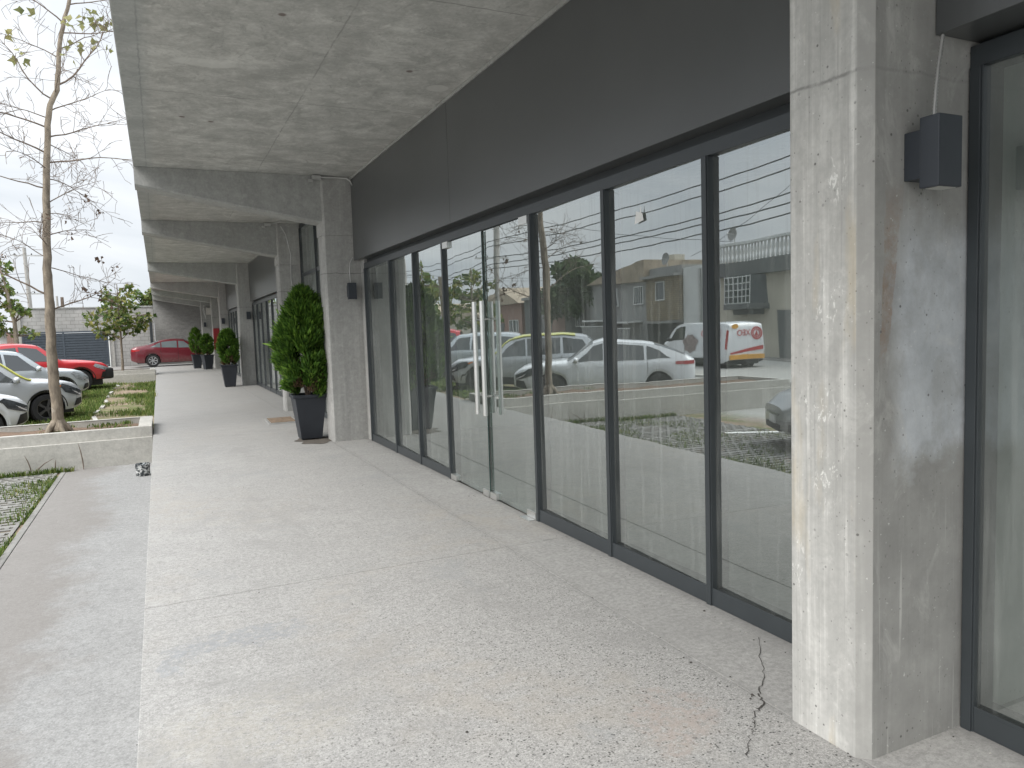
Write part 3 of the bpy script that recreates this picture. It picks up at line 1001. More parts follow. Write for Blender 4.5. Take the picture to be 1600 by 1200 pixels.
# broken pale edging stones between turf and bare strip
for i in range(11):
    y = 15.6 + i * 1.72 + rng.uniform(-0.3, 0.3)
    ln = rng.uniform(0.5, 1.1)
    e = MB()
    z = gz(y)
    pts = []
    e.box(-0.05, 0.05, -ln / 2, ln / 2, -0.06, rng.uniform(0.02, 0.05))
    o = e.build("edging_stone", M['kerb'], bevel=0.012, loc=(-1.58 + rng.uniform(-0.06, 0.06), y, z))
    o.rotation_euler = (0, 0, rng.uniform(-0.12, 0.12))
    tag(o, "broken pale edging stone half sunk between lawn and bare earth", "edging stone", "edging stones along the lawn")

# ------------------------------------------------------------------ planters
def planter(x0, x1, y0, y1, zb, zt, ledge, label):
    r = empty("concrete_planter", (0, 0, 0))
    tag(r, label, "planter")
    w = 0.13
    m = MB()
    m.box(x0, x1, y0 + 0.065, y0 + w + 0.035, zb, zt)
    m.box(x0, x1, y1 - w, y1, zb, zt)
    m.box(x1 - 0.20, x1, y0 + w + 0.035, y1 - w, zb, zt)
    m.box(x0, x0 + w, y0 + w + 0.035, y1 - w, zb, zt)
    m.build("upper_wall", M['planter'], r, bevel=0.008)
    m = MB()
    m.box(x0, x1, y0, y0 + 0.064, zb - 0.05, ledge)
    m.build("lower_wall", M['planter'], r, bevel=0.006)
    m = MB()
    P = []
    for i in range(26):
        row = []
        for j in range(9):
            x = x0 + w + (x1 - 0.2 - x0 - w) * i / 25
            y = y0 + w + 0.035 + (y1 - w - y0 - w - 0.035) * j / 8
            row.append((x, y, zt - 0.085 + 0.03 * patch(x * 2, y * 2, 1.7) + rng.uniform(-0.01, 0.01)))
        P.append(row)
    m.grid(P)
    m.build("soil", M['soil'], r, smooth=60)
    return r


planter(-7.2, -0.182, 13.32, 15.08, -0.5, 0.15, -0.02, "long pale concrete planter holding the tall bare tree, stepped front facing the path")
planter(-2.6, -0.2, 34.4, 36.0, -0.4, 0.24, 0.08, "short concrete planter with a leafy young tree beyond the lawn")

# white parking lines and concrete strips of the lot (seen in the shop glass)
for (xa, ya, ln) in ((-3.2, 10.6, 5.0), (-3.2, 7.4, 5.0)):
    m = MB()
    m.box(0, -ln, -0.06, 0.06, 0, 0.02)
    o = m.build("parking_line", M['white_line'], loc=(xa, ya, -0.436))
    o.rotation_euler = (0, 0, math.radians(27))
    tag(o, kind='structure')

# paint bucket
r = tag(empty("paint_bucket", (-0.325, 12.12, -0.435)), "small dirty paint bucket standing on the path at the planter corner", "bucket")
m = MB()
m.lathe([(0.0, 0.0), (0.088, 0.0), (0.092, 0.012), (0.098, 0.155), (0.103, 0.16), (0.103, 0.175), (0.095, 0.176), (0.09, 0.02), (0, 0.018)], 24)
t = NT("splattered_bucket")
v = t.pos()
n = t.noise(v, 26, 5, 0.7)
t.bsdf(t.mix(t.rng(n, 0.5, 0.56), (0.035, 0.04, 0.045), (0.55, 0.56, 0.55)), 0.7)
m.build("bucket_body", t.mat, r, smooth=40)
m = MB()
m.lathe([(0.0, 0.150), (0.094, 0.150)], 24)
m.build("paint", plain("blue_grey_dried_paint", (0.08, 0.13, 0.17), 0.6), r)
m = MB()
pts = [(0.104 * math.cos(a), 0.104 * math.sin(a) * 0.6 - 0.05, 0.165 - 0.07 * math.sin(a)) for a in np.linspace(0, math.pi, 14)]
m.tube(pts, 0.003, 5)
m.build("handle", M['galv'], r)

# ------------------------------------------------------------------ the commercial building
bld = tag(empty("commercial_building", (2.69, 10, 0)), "long concrete shop building with deep canopy, tapered beams and dark glazed shopfronts", "building")
bld.location = (0, 0, 0)
CEIL, FX = 3.73, 2.59
GX = 2.692                                    # glass plane
m = MB()
m.box(-0.15, 12.0, -9.5, 49.0, CEIL, 4.02)
m.build("canopy", M['ceiling'], bld, bevel=0.012)
m = MB()
m.box(12.0, 12.2, -9.5, 49.0, -0.5, 4.0)
m.box(2.9, 12.0, -9.7, -9.5, -0.5, 4.0)
m.build("rear_wall", M['rough_wall'], bld)
m = MB()
m.box(-0.16, 12.0, 49.0, 49.25, -0.5, 4.6)
m.build("end_wall", M['rough_wall'], bld)

cols = [(-7.2, 2.17), (1.78, 2.17), (10.7, 2.17), (15.5, 2.23), (24.3, 2.26), (33.0, 2.33), (38.0, 2.33), (43.0, 2.12)]
CT = 0.37


def column_mb(x0, x1, y0, ch=0.030):
    m = MB()
    y1 = y0 + CT
    m.prism([(x0 + ch, y0), (x1, y0), (x1, y1), (x0 + ch, y1), (x0, y1 - ch), (x0, y0 + ch)], 'z', -0.3, 2.915)
    e = 0.018
    m.prism([(x0 - 0.0 + ch, y0 - e), (x1, y0 - e), (x1, y1 + e), (x0 + ch, y1 + e), (x0 - e, y1 - ch), (x0 - e, y0 + ch)], 'z', 2.916, CEIL - 0.002)
    return m


for i, (cy, cx) in enumerate(cols):
    m = column_mb(cx if i != 1 else 2.155, 2.86, cy, 0.030 if i != 1 else 0.040)
    # bite the storefront side so frames butt on it
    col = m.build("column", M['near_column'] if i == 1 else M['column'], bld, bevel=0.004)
    if i == 1:
        col['label'] = "near column with rust run and lime-washed patch"
    b = MB()
    y0, y1 = cy + 0.012, cy + CT - 0.012
    ch = 0.022
    # tapered cantilever beam, chamfered underside
    P = []
    for (x, zb) in ((-0.148, 3.49), (cx + 0.06, 3.075)):
        P.append([(x, y0, CEIL - 0.002), (x, y0, zb + ch), (x, y0 + ch, zb), (x, y1 - ch, zb), (x, y1, zb + ch), (x, y1, CEIL - 0.002)])
    b.grid(P)
    n = 6
    b.add(P[0], [(0, 1, 2, 3, 4, 5)])
    b.build("beam", M['beam'], bld)

MULL = 0.05


def fascia(y0, y1, x, zb, joints):
    m = MB()
    ys_ = [y0] + joints + [y1]
    for a, b in zip(ys_[:-1], ys_[1:]):
        m.box(x, x + 0.03, a + 0.0025, b - 0.0025, zb, CEIL - 0.035)
    m.box(x + 0.031, 2.9, y0 + 0.001, y1 - 0.001, zb + 0.004, CEIL - 0.03)
    f = m.build("fascia_panel", M['fascia'], bld, bevel=0.003)
    tr = MB()
    tr.box(x - 0.012, x + 0.02, y0, y1, CEIL - 0.033, CEIL - 0.003)
    tr.build("top_trim", M['beam'], f)
    return f


def storefront(y0, y1, marks, skip=None, ztop=2.435, head=2.565, tilt=0.0, transom=None):
    """frame with header, sill and side jambs; mullions at the marks; one pane per gap"""
    X0, X1 = 2.675, 2.79
    f = MB()
    f.box(X0, X1, y0, y1, ztop, min(head, ztop + 0.075))
    if head - ztop > 0.1:
        f.box(X0 + 0.05, X1, y0, y1, ztop + 0.0755, head + 0.03)
    edges = [y0 + MULL / 2] + marks + [y1 - MULL / 2]
    sl = []
    for a, b in zip(edges[:-1], edges[1:]):
        if skip and abs((a + b) / 2 - skip) < 0.3:
            continue
        sl.append((a + MULL / 2, b - MULL / 2))
    sf = f.build("storefront_frame", M['frame'], bld, bevel=0.0025)
    for (ya, yb) in sl:
        k = MB()
        k.box(X0 - 0.002, X1, ya, yb, 0.001, 0.088)
        k.box(X0 - 0.002, X0 + 0.003, ya, yb, 0.0875, 0.100)
        k.build("sill", M['frame'], sf, bevel=0.002)
        if transom:
            k = MB()
            k.box(X0 + 0.006, X1, ya, yb, transom - 0.035, transom + 0.035)
            k.build("transom", M['frame'], sf, bevel=0.002)
    for y in edges:
        k = MB()
        k.box(X0 - 0.004, X1 - 0.001, y - MULL / 2, y + MULL / 2, 0.0, ztop - 0.0005)
        k.box(X0 - 0.011, X0 - 0.0045, y - MULL / 2 + 0.006, y + MULL / 2 - 0.006, 0.0, ztop - 0.0005)
        k.build("mullion", M['frame'], sf, bevel=0.002)
    for a, b in zip(edges[:-1], edges[1:]):
        if skip and abs((a + b) / 2 - skip) < 0.3:
            continue
        zs = [(0.09, ztop)] if not transom else [(0.09, transom - 0.035), (transom + 0.035, ztop)]
        for (za, zb) in zs:
            k = MB()
            ya, yb = a + MULL / 2 - 0.006, b - MULL / 2 + 0.006
            tl = math.tan(math.radians(-tilt + rng.uniform(-0.22, 0.22))) * (yb - ya) / 2
            tv = math.tan(math.radians(rng.uniform(-0.12, 0.12))) * (zb - za) if ztop < 3 else 0.0
            k.add([(GX - tl, ya, za), (GX + tl, yb, za), (GX + tl + tv, yb, zb), (GX - tl + tv, ya, zb)], [(0, 1, 2, 3)])
            k.build("glass_pane", M['glass'], sf)
    return sf


TILT = -1.5
# bay behind the camera, near bay, then on along the walk
fascia(-6.83, 1.778, 2.485, 2.525, [-3.9, -1.0])
storefront(-6.83, 1.778, [-5.8, -4.75, -3.7, -2.65, -1.6, -0.55, 0.5], tilt=0)
fascia(2.152, 10.698, FX, 2.565, [6.80])
storefront(2.152, 10.698 - 0.21, [3.215, 4.222, 5.290, 7.285, 8.262, 9.235], skip=6.29, tilt=TILT)
m = MB()
m.box(2.68, 2.86, 10.488, 10.699, 0.0, CEIL - 0.035)
m.build("column_return", M['column'], bld)
storefront(11.072, 15.498, [12.5, 13.95], ztop=CEIL - 0.10, head=CEIL - 0.003, transom=2.71)
for (a, b) in ((15.872, 24.298), (24.672, 32.998), (38.372, 42.998)):
    n = max(3, round((b - a) / 1.05))
    fascia(a, b, FX + 0.03, 2.565, [a + (b - a) * k / 3 for k in (1, 2)])
    storefront(a, b, [a + (b - a) * k / n for k in range(1, n)])
storefront(33.372, 37.998, [34.9, 36.5], ztop=CEIL - 0.10, head=CEIL - 0.003, transom=2.71)

# interiors
m = MB()
m.box(2.80, 12.0, -9.5, 49.0, -0.06, -0.004)
m.build("shop_floor", M['in_floor'], bld)
m = MB()
m.box(8.4, 8.5, -9.4, 48.9, 0.0, CEIL - 0.01)
for y in (1.80, 10.72, 15.52, 24.32, 33.02, 38.02, 43.05):
    m.box(2.87, 8.39, y, y + 0.14, 0.0, CEIL - 0.01)
m.build("partition_wall", M['in_wall'], bld)

# frameless double door: two leaves with steel patch fittings and bar handles
MID = 6.245
for (a, b, edge) in ((5.318, MID - 0.003, 0), (MID + 0.003, 7.257, 1)):
    d = MB()
    tl = math.tan(math.radians(-TILT * 0.9)) * (b - a) / 2
    gx = GX - 0.005
    k = 0.006
    for (s0, s1) in ((gx - k, gx + k),):
        d.add([(s0 - tl, a, 0.014), (s0 + tl, b, 0.014), (s0 + tl, b, 2.425), (s0 - tl, a, 2.425)], [(0, 1, 2, 3)])
    door = d.build("glass_door", M['door_glass'], bld)
    ed = MB()
    yy = (b - 0.001) if edge == 0 else (a + 0.001)
    xx = gx + (tl if edge == 0 else -tl)
    ed.box(xx - 0.006, xx + 0.004, yy - 0.0015, yy + 0.0015, 0.02, 2.42)
    ed.build("polished_edge", plain("green_glass_edge", (0.03, 0.06, 0.055), 0.2), door)
    hy = a if edge == 0 else b
    sg = 1 if edge == 0 else -1
    for (z0, z1, w) in ((0.008, 0.062, 0.16), (2.37, 2.434, 0.15)):
        h_ = MB()
        ya, yb = sorted((hy + sg * 0.004, hy + sg * w))
        h_.box(gx - 0.024, gx + 0.024, ya, yb, z0, z1)
        h_.build("patch_fitting", M['steel'], door, bevel=0.002)
    h_ = MB()
    my = b if edge == 0 else a
    ya, yb = sorted((my - sg * 0.012, my - sg * 0.15))
    h_.box(gx - 0.026, gx + 0.026, ya, yb, 0.006, 0.066)
    h_.build("lock_fitting", M['steel'], door, bevel=0.002)
    by = my - sg * 0.085
    for sx in (-1, 1):
        h_ = MB()
        bx = gx + sx * 0.075
        h_.tube([(bx, by, 0.775), (bx, by, 1.80)], 0.022, 16)
        hd = h_.build("handle_bar", M['steel'], door, smooth=40)
        for z in (0.95, 1.64):
            h2 = MB()
            h2.tube([(bx, by, z), (gx + sx * 0.004, by, z)], 0.010, 10)
            h2.build("standoff", M['steel'], hd, smooth=40)
# door threshold plate
m = MB()
m.box(2.60, 2.76, 5.32, 5.50, 0.0, 0.006)
m.build("floor_plate", M['steel'], bld, bevel=0.002)

# paper scrap and scratches on the glass
o = MB()
o.add([(GX - 0.007, 3.79, 2.182), (GX - 0.007, 3.885, 2.17), (GX - 0.007, 3.865, 2.245), (GX - 0.007, 3.80, 2.225)], [(0, 1, 2, 3)])
o.add([(GX - 0.0078, 3.81, 2.22), (GX - 0.0078, 3.83, 2.22), (GX - 0.0078, 3.815, 2.275)], [(0, 1, 2)])
tag(o.build("sticker_remnant", M['white_scrap']), "torn white sticker remnant stuck high on the shop glass", "sticker")

# ------------------------------------------------------------------ wall lamps
LAMPS = []


def wall_lamp(cx, cy, label):
    r = tag(empty("wall_lamp", (cx, cy, 1.988 if cy < 5 else 2.015)), label, "wall lamp", "square wall lamps on the columns")
    m = MB()
    m.box(-0.052, 0.05, -0.06, 0.0, 0.035, 0.195)
    m.build("back_plate", M['lamp'], r, bevel=0.003)
    m = MB()
    m.box(-0.058, 0.058, -0.132, -0.061, 0.0, 0.232)
    hs = m.build("housing", M['lamp'], r, bevel=0.004)
    m = MB()
    m.box(-0.04, 0.04, -0.122, -0.072, -0.002, 0.004)
    m.build("diffuser", plain("unlit_lamp_glass", (0.45, 0.45, 0.42), 0.3), hs)
    return r


def conduit(r, pts, rad, ribs=False):
    m = MB()
    if ribs:
        P = [Vector(p) for p in pts]
        full, rr = [], []
        for a, b in zip(P[:-1], P[1:]):
            n = max(2, int((b - a).length / 0.006))
            for k in range(n):
                full.append(a.lerp(b, k / n))
                rr.append(rad * (1.0 if k % 2 else 0.72))
        m.tube(full, rr, 8)
    else:
        m.tube(pts, rad, 6)
    m.build("conduit", M['galv'], r, smooth=60)


r = wall_lamp(2.388, 1.78, "square charcoal wall lamp on the near rust-stained column, fed by a ribbed metal conduit")
conduit(r, [(0.0, -0.07, 0.225), (0.022, -0.06, 0.32), (0.05, -0.05, 0.42), (0.085, -0.04, 0.53)], 0.0075, True)
r = wall_lamp(2.52, 10.7, "square wall lamp on the column right of the tall potted cypress, with thin curved conduit")
conduit(r, [(0.0, -0.03, 0.23), (-0.005, -0.025, 0.40), (0.01, -0.02, 0.52), (0.05, -0.02, 0.60)], 0.006)
r = wall_lamp(2.57, 15.5, "square wall lamp on the second column, just behind the tip of the nearest potted cypress")
conduit(r, [(-0.05, -0.03, 0.22), (-0.10, -0.02, 0.6), (-0.08, -0.02, 1.1), (-0.16, -0.02, 1.5), (-0.25, -0.02, 1.66)], 0.008)
wall_lamp(2.54, 24.3, "square wall lamp on the third column, above and right of the middle potted cypress")
wall_lamp(2.45, 33.0, "square wall lamp on the fourth column, above and left of the middle potted cypress")
wall_lamp(2.28, 43.0, "farthest square wall lamp, on the last column behind the far pair of cypresses")

# junction boxes and conduits under the ceiling
for (x, y, lab) in ((2.10, 10.66, "small metal junction box with bent conduit at top of the first beam"),
                    (2.06, 15.46, "small metal junction box on the second beam, with a slanting conduit stub")):
    r = tag(empty("junction_box", (x, y, 3.70)), lab, "junction box")
    m = MB()
    m.box(-0.05, 0.07, -0.06, 0.02, -0.035, 0.02)
    m.build("box_body", M['galv'], r, bevel=0.004)
    m = MB()
    m.box(-0.10, -0.04, -0.05, 0.0, -0.07, -0.037)
    m.build("clamp", M['galv'], r, bevel=0.003)
    m = MB()
    if y < 12:
        m.tube([(0.07, -0.02, 0.0), (0.30, -0.03, 0.005), (0.42, -0.04, 0.0), (0.47, -0.06, -0.04), (0.49, -0.08, -0.10)], 0.011, 8)
    else:
        m.tube([(0.07, -0.02, 0.0), (0.18, -0.25, 0.01), (0.22, -0.4, 0.01)], 0.011, 8)
    m.build("conduit", M['galv'], r, smooth=60)

# red hose cabinet, meter with cables
r = tag(empty("hose_cabinet", (2.36, 37.98, 0.88)), "red fire hose cabinet mounted on a far column between the cypresses", "hose cabinet")
m = MB()
m.box(0.0, 0.26, -0.16, -0.002, 0.0, 1.0)
m.build("cabinet_body", M['red_cabinet'], r, bevel=0.01)
m = MB()
m.box(0.02, 0.24, -0.172, -0.161, 0.03, 0.97)
m.build("door", M['red_cabinet'], r, bevel=0.004)
r = tag(empty("meter_box", (2.20, 42.97, 2.65)), "pale meter box with drooping cables high on the last column", "meter box")
m = MB()
m.box(0.18, 0.46, -0.14, 0.0, 0.0, 0.36)
m.build("box_body", M['paint_white'], r, bevel=0.01)
m = MB()
for k in range(3):
    m.tube([(0.2 + 0.03 * k, -0.1, 0.36), (0.12 - 0.03 * k, -0.12, 0.5), (0.02 + 0.04 * k, -0.1, 0.25), (0.1 + 0.03 * k, -0.08, -0.05 - 0.1 * k)], 0.014, 6)
m.build("cables", M['galv'], r, smooth=60)

# rusty floor hatch and damp stain by the pot
r = tag(empty("floor_hatch", (1.90, 13.85, 0.0)), "rust-stained metal floor hatch lying on the walkway behind the tall potted cypress", "floor hatch")
r.rotation_euler = (0, 0, -0.03)
m = MB()
m.box(-0.25, 0.25, -0.42, 0.42, 0.0, 0.022)
m.build("hatch_frame", M['galv'], r, bevel=0.004)
m = MB()
m.box(-0.21, 0.21, -0.38, -0.01, 0.0225, 0.03)
m.box(-0.21, 0.21, 0.01, 0.38, 0.0225, 0.03)
m.build("lid", M['rust'], r, bevel=0.003)
m = MB()
pl = []
for k in range(40):
    a = 2 * math.pi * k / 40
    rr = 0.34 + 0.06 * math.sin(3 * a + 1) + 0.04 * math.sin(7 * a)
    pl.append((2.02 + rr * math.cos(a) * 0.95, 11.02 + rr * math.sin(a), 0.004))
m.add(pl, [tuple(range(40))])
tag(m.build("damp_stain", M['mud_stain']), kind='structure')

# ------------------------------------------------------------------ potted cypresses
def spray_mesh(name, parent, mat, n, shape, zlo, zhi, rmax, size, seed, lobes=80):
    """upright feathery sprays gathered in lobes over an uneven body"""
    g2 = np.random.default_rng(seed)
    V, F = [], []
    H = zhi - zlo
    L_ = []
    for k in range(lobes):
        u = (k + g2.random()) / lobes
        u = u ** 0.9
        a = k * 2.39996 + g2.normal(0, 0.4)
        R = rmax * shape(u) * g2.uniform(0.62, 1.02)
        L_.append((R * math.cos(a), R * math.sin(a), zlo + H * min(0.97, u), rmax * g2.uniform(0.20, 0.36) * (0.55 + 0.45 * shape(u)), a))
    L_.append((0, 0, zhi - 0.10 * H, rmax * 0.20, 0.0))
    per = n // len(L_)
    for (lx, ly, lz, lr, la) in L_:
        for _ in range(per):
            q = Vector(g2.normal(0, 1, 3)).normalized() * (lr * g2.uniform(0.35, 1.0) ** 0.5)
            p = Vector((lx + q.x, ly + q.y, lz + q.z * 1.35))
            if g2.random() < 0.03:
                p += Vector((math.cos(la), math.sin(la), 0.7)) * lr * 0.5
            rad = Vector((p.x, p.y, 0))
            rad = rad.normalized() if rad.length > 1e-4 else Vector((1, 0, 0))
            d = rad * g2.uniform(0.15, 0.7) + q.normalized() * 0.45 + Vector((0, 0, g2.uniform(0.5, 1.4))) + Vector(g2.normal(0, 0.22, 3))
            d.normalize()
            s = d.cross(Vector(g2.normal(0, 1, 3)))
            if s.length < 1e-3:
                continue
            s.normalize()
            ln = size * g2.uniform(0.55, 1.6)
            w = ln * g2.uniform(0.10, 0.20)
            k = len(V)
            bend = rad * ln * 0.12 - Vector((0, 0, ln * 0.06))
            V += [p - d * ln * 0.35, p + s * w, p + d * ln * 0.4 + s * w * 0.8, p + d * ln + bend, p + d * ln * 0.4 - s * w * 0.8, p - s * w]
            F += [(k, k + 1, k + 2, k + 3), (k, k + 3, k + 4, k + 5)]
    return raw_mesh(name, V, F, mat, parent)


def potted_cypress(loc, h_fol, r_fol, n, seed, label, zlo=0.74, widest=0.35, size=0.075, rz=0.0, pot_h=0.67, dry=True, lobes=90):
    r = tag(empty("potted_cypress", loc, rz), label, "potted shrub", "potted cypresses along the walkway")
    m = MB()
    s2 = math.sqrt(2)
    m.frustum((0, 0), 0.02, pot_h - 0.045, 0.150 * s2, 0.222 * s2)
    for (sx, sy) in ((-1, -1), (1, -1), (1, 1), (-1, 1)):
        m.box(sx * 0.12 - 0.02, sx * 0.12 + 0.02, sy * 0.12 - 0.02, sy * 0.12 + 0.02, 0, 0.0195)
    pot = m.build("pot", M['pot'], r, bevel=0.008)
    m = MB()
    for (x0, x1, y0, y1) in ((-0.24, 0.24, -0.24, -0.205), (-0.24, 0.24, 0.205, 0.24), (-0.24, -0.205, -0.205, 0.205), (0.205, 0.24, -0.205, 0.205)):
        m.box(x0, x1, y0, y1, pot_h - 0.044, pot_h)
    m.build("rim", M['pot'], pot, bevel=0.005)
    m = MB()
    m.box(-0.204, 0.204, -0.204, 0.204, pot_h - 0.044, pot_h - 0.035)
    m.build("soil", M['soil'], pot)
    m = MB()
    for k in range(7):
        a = k * 0.9
        top = Vector((0.16 * math.cos(a), 0.16 * math.sin(a), zlo + 0.35))
        m.tube([(0.02 * math.cos(a), 0.02 * math.sin(a), pot_h - 0.04), top * 0.6 + Vector((0, 0, 0.33)), top], [0.012, 0.009, 0.005], 5)
    m.tube([(0, 0, pot_h - 0.04), (0.01, 0.0, zlo + 0.4 * h_fol), (0, 0, zlo + 0.9 * h_fol)], [0.03, 0.02, 0.006], 7)
    m.build("stem", M['twig'], r)

    def shape(u):
        if u < widest:
            return 0.62 + 0.38 * math.sin(0.5 * math.pi * u / widest)
        k = (u - widest) / (1 - widest)
        return max(0.06, (1 - k ** 1.7) ** 0.75)
    f = spray_mesh("foliage", r, M['cypress'], n, shape, zlo, zlo + h_fol, r_fol, size, seed, lobes)
    if dry:
        spray_mesh("dry_twigs", r, M['cypress_dry'], n // 14, lambda u: 0.62, zlo - 0.03, zlo + 0.28 * h_fol, r_fol, size, seed + 1, 14)
    return r


potted_cypress((1.945, 11.25, 0), 1.43, 0.40, 22000, 3, "tallest potted cypress, bright green, in a black square pot beside the first far column", zlo=0.74, size=0.07)
potted_cypress((1.88, 24.1, 0), 0.94, 0.27, 9000, 9, "rounded potted cypress in a black pot, the middle one standing before the red cabinet", widest=0.5, size=0.075, lobes=60)
potted_cypress((2.0, 37.3, 0), 0.84, 0.28, 3500, 15, "brownish potted cypress of the far pair, in the front black pot", widest=0.5, size=0.08, lobes=50, rz=0.3)
potted_cypress((1.62, 38.9, 0), 1.16, 0.29, 3500, 21, "greener taller potted cypress of the far pair, behind the brownish one", widest=0.42, size=0.08, lobes=50, rz=0.1)
# ------------------------------------------------------------------ vehicles
def pch(xs_, ys_, x):
    """monotone smooth interpolation"""
    xs_, ys_ = np.array(xs_, float), np.array(ys_, float)
    hx = np.diff(xs_)
    dl = np.diff(ys_) / hx
    d = np.zeros(len(xs_))
    for i in range(1, len(xs_) - 1):
        if dl[i - 1] * dl[i] > 0:
            w1, w2 = 2 * hx[i] + hx[i - 1], hx[i] + 2 * hx[i - 1]
            d[i] = (w1 + w2) / (w1 / dl[i - 1] + w2 / dl[i])
    d[0], d[-1] = dl[0], dl[-1]
    i = int(np.clip(np.searchsorted(xs_, x) - 1, 0, len(hx) - 1))
    t_ = np.clip((x - xs_[i]) / hx[i], 0, 1)
    h00, h10, h01, h11 = 2 * t_**3 - 3 * t_**2 + 1, t_**3 - 2 * t_**2 + t_, -2 * t_**3 + 3 * t_**2, t_**3 - t_**2
    return float(h00 * ys_[i] + h10 * hx[i] * d[i] + h01 * ys_[i + 1] + h11 * hx[i] * d[i + 1])


class Car:
    """x forward, origin on the ground below the middle; body lofted from profile curves"""

    def __init__(s, sp):
        s.sp = sp
        s.x0, s.x1 = sp['top'][0][0], sp['top'][-1][0]
        s.tx, s.tz = zip(*sp['top'])
        s.bx, s.bz = zip(*sp['belt'])
        s.wx, s.ww = zip(*sp['plan'])
        s.sill = sp.get('sill', 0.24)
        s.ra = sp['ra']
        s.rw = sp['rw']
        s.ax = sp['axles']

    def zb(s, x):
        z = s.sill
        if x > s.x1 - 0.5:
            z += 0.10 * ((x - s.x1 + 0.5) / 0.5) ** 2
        if x < s.x0 + 0.5:
            z += 0.14 * ((s.x0 + 0.5 - x) / 0.5) ** 2
        for a in s.ax:
            d = abs(x - a)
            if d < s.ra:
                z = max(z, s.rw + math.sqrt(s.ra**2 - d**2) * 0.98)
        return z

    def sec(s, x):
        zt, bl, hw = pch(s.tx, s.tz, x), pch(s.bx, s.bz, x), pch(s.wx, s.ww, x)
        zb = s.zb(x)
        bl = min(bl, zt - 0.015)
        zb = min(zb, bl - 0.04)
        tum = s.sp.get('tumble', 0.42)
        hwt = hw - max(0.07, tum * (zt - bl))
        crown = min(0.06, (zt - bl) * 0.5)
        mid = zb + 0.42 * (bl - zb)
        hi = zb + 0.80 * (bl - zb)
        return [(hw * 0.95, zb), (hw * 0.985, zb + 0.12 * (bl - zb)), (hw * 0.995, mid), (hw, hi), (hw * 0.975, bl), (hwt, zt - crown),
                (hwt * 0.82, zt - crown * 0.42), (hwt * 0.45, zt - crown * 0.08), (0.0, zt)]

    def S(s, x, u, side=1, off=0.0):
        P = s.sec(x)
        u = min(max(u, 0), len(P) - 1.0001)
        i = int(u)
        k = u - i
        y = P[i][0] * (1 - k) + P[i + 1][0] * k
        z = P[i][1] * (1 - k) + P[i + 1][1] * k
        if off:
            e = 0.02
            a = Vector(s.S(x + e, u)) - Vector(s.S(x - e, u))
            b = Vector(s.S(x, min(u + 0.08, len(P) - 1.001))) - Vector(s.S(x, max(u - 0.08, 0)))
            n = a.cross(b)
            if n.length > 1e-9:
                n.normalize()
                if n.y < -0.0 and u < 5:
                    n = -n
                if u >= 5 and n.z < 0:
                    n = -n
                return (x + n.x * off, side * (y + n.y * off), z + n.z * off)
        return (x, side * y, z)

    def side_patch(s, corners, off=0.006, n=8, m_=5, side=1):
        """corners: ((x,u) rear-low, front-low, front-high, rear-high)"""
        P = []
        for i in range(n + 1):
            a = i / n
            row = []
            for j in range(m_ + 1):
                b = j / m_
                x = (corners[0][0] * (1 - a) + corners[1][0] * a) * (1 - b) + (corners[3][0] * (1 - a) + corners[2][0] * a) * b
                u = (corners[0][1] * (1 - a) + corners[1][1] * a) * (1 - b) + (corners[3][1] * (1 - a) + corners[2][1] * a) * b
                row.append(s.S(x, u, side, off))
            P.append(row)
        mb = MB()
        mb.grid(P)
        return mb

    def top_patch(s, xa, xb, u0=5.05, off=0.006, n=8, bow=0.0):
        P = []
        us = list(np.linspace(u0, 7.99, 7))
        cols_ = [(u, 1) for u in us] + [(u, -1) for u in us[::-1][1:]]
        for i in range(n + 1):
            a = i / n
            row = []
            for (u, sd) in cols_:
                c_ = (u - u0) / (8 - u0)
                row.append(s.S(xa * (1 - a) + (xb + bow * c_) * a, u, sd, off))
            P.append(row)
        mb = MB()
        mb.grid(P)
        return mb


def wheel_mb(r, w):
    T = MB()
    Rx = Matrix.Rotation(math.pi / 2, 4, 'X')
    T.lathe([(r * 0.66, -w / 2), (r * 0.93, -w / 2), (r, -w * 0.36), (r, w * 0.36), (r * 0.93, w / 2), (r * 0.66, w / 2), (r * 0.64, 0), (r * 0.66, -w / 2)], 28, 0, Rx)
    return T


def rim_mb(r, w, spokes, sgn):
    m = MB()
    y = sgn * w * 0.36
    Rx = Matrix.Rotation(math.pi / 2, 4, 'X')
    m.lathe([(r * 0.665, -w * 0.46), (r * 0.665, w * 0.46), (r * 0.60, w * 0.44), (r * 0.58, -w * 0.44), (r * 0.665, -w * 0.46)], 28, 0, Rx)
    for k in range(spokes):
        a = 2 * math.pi * k / spokes
        Mx = Matrix.Rotation(a, 4, 'Y')
        m.prism([(0.03 * r / 0.33, -0.018), (r * 0.62, -0.035), (r * 0.62, 0.035), (0.03, 0.018)], 'y', y - 0.02, y + 0.012)
        nv = 8
        for q in range(len(m.v) - nv, len(m.v)):
            p = Mx @ Vector((m.v[q][0], m.v[q][1], m.v[q][2]))
            m.v[q] = tuple(p)
    m.lathe([(0.0, -y + 0.0), (0.06, -y), (0.06, -y + 0.03), (0, -y + 0.03)], 12, 0, Rx)
    m.lathe([(0.0, 0.0), (r * 0.6, 0.0)], 20, 1, Rx)
    return m


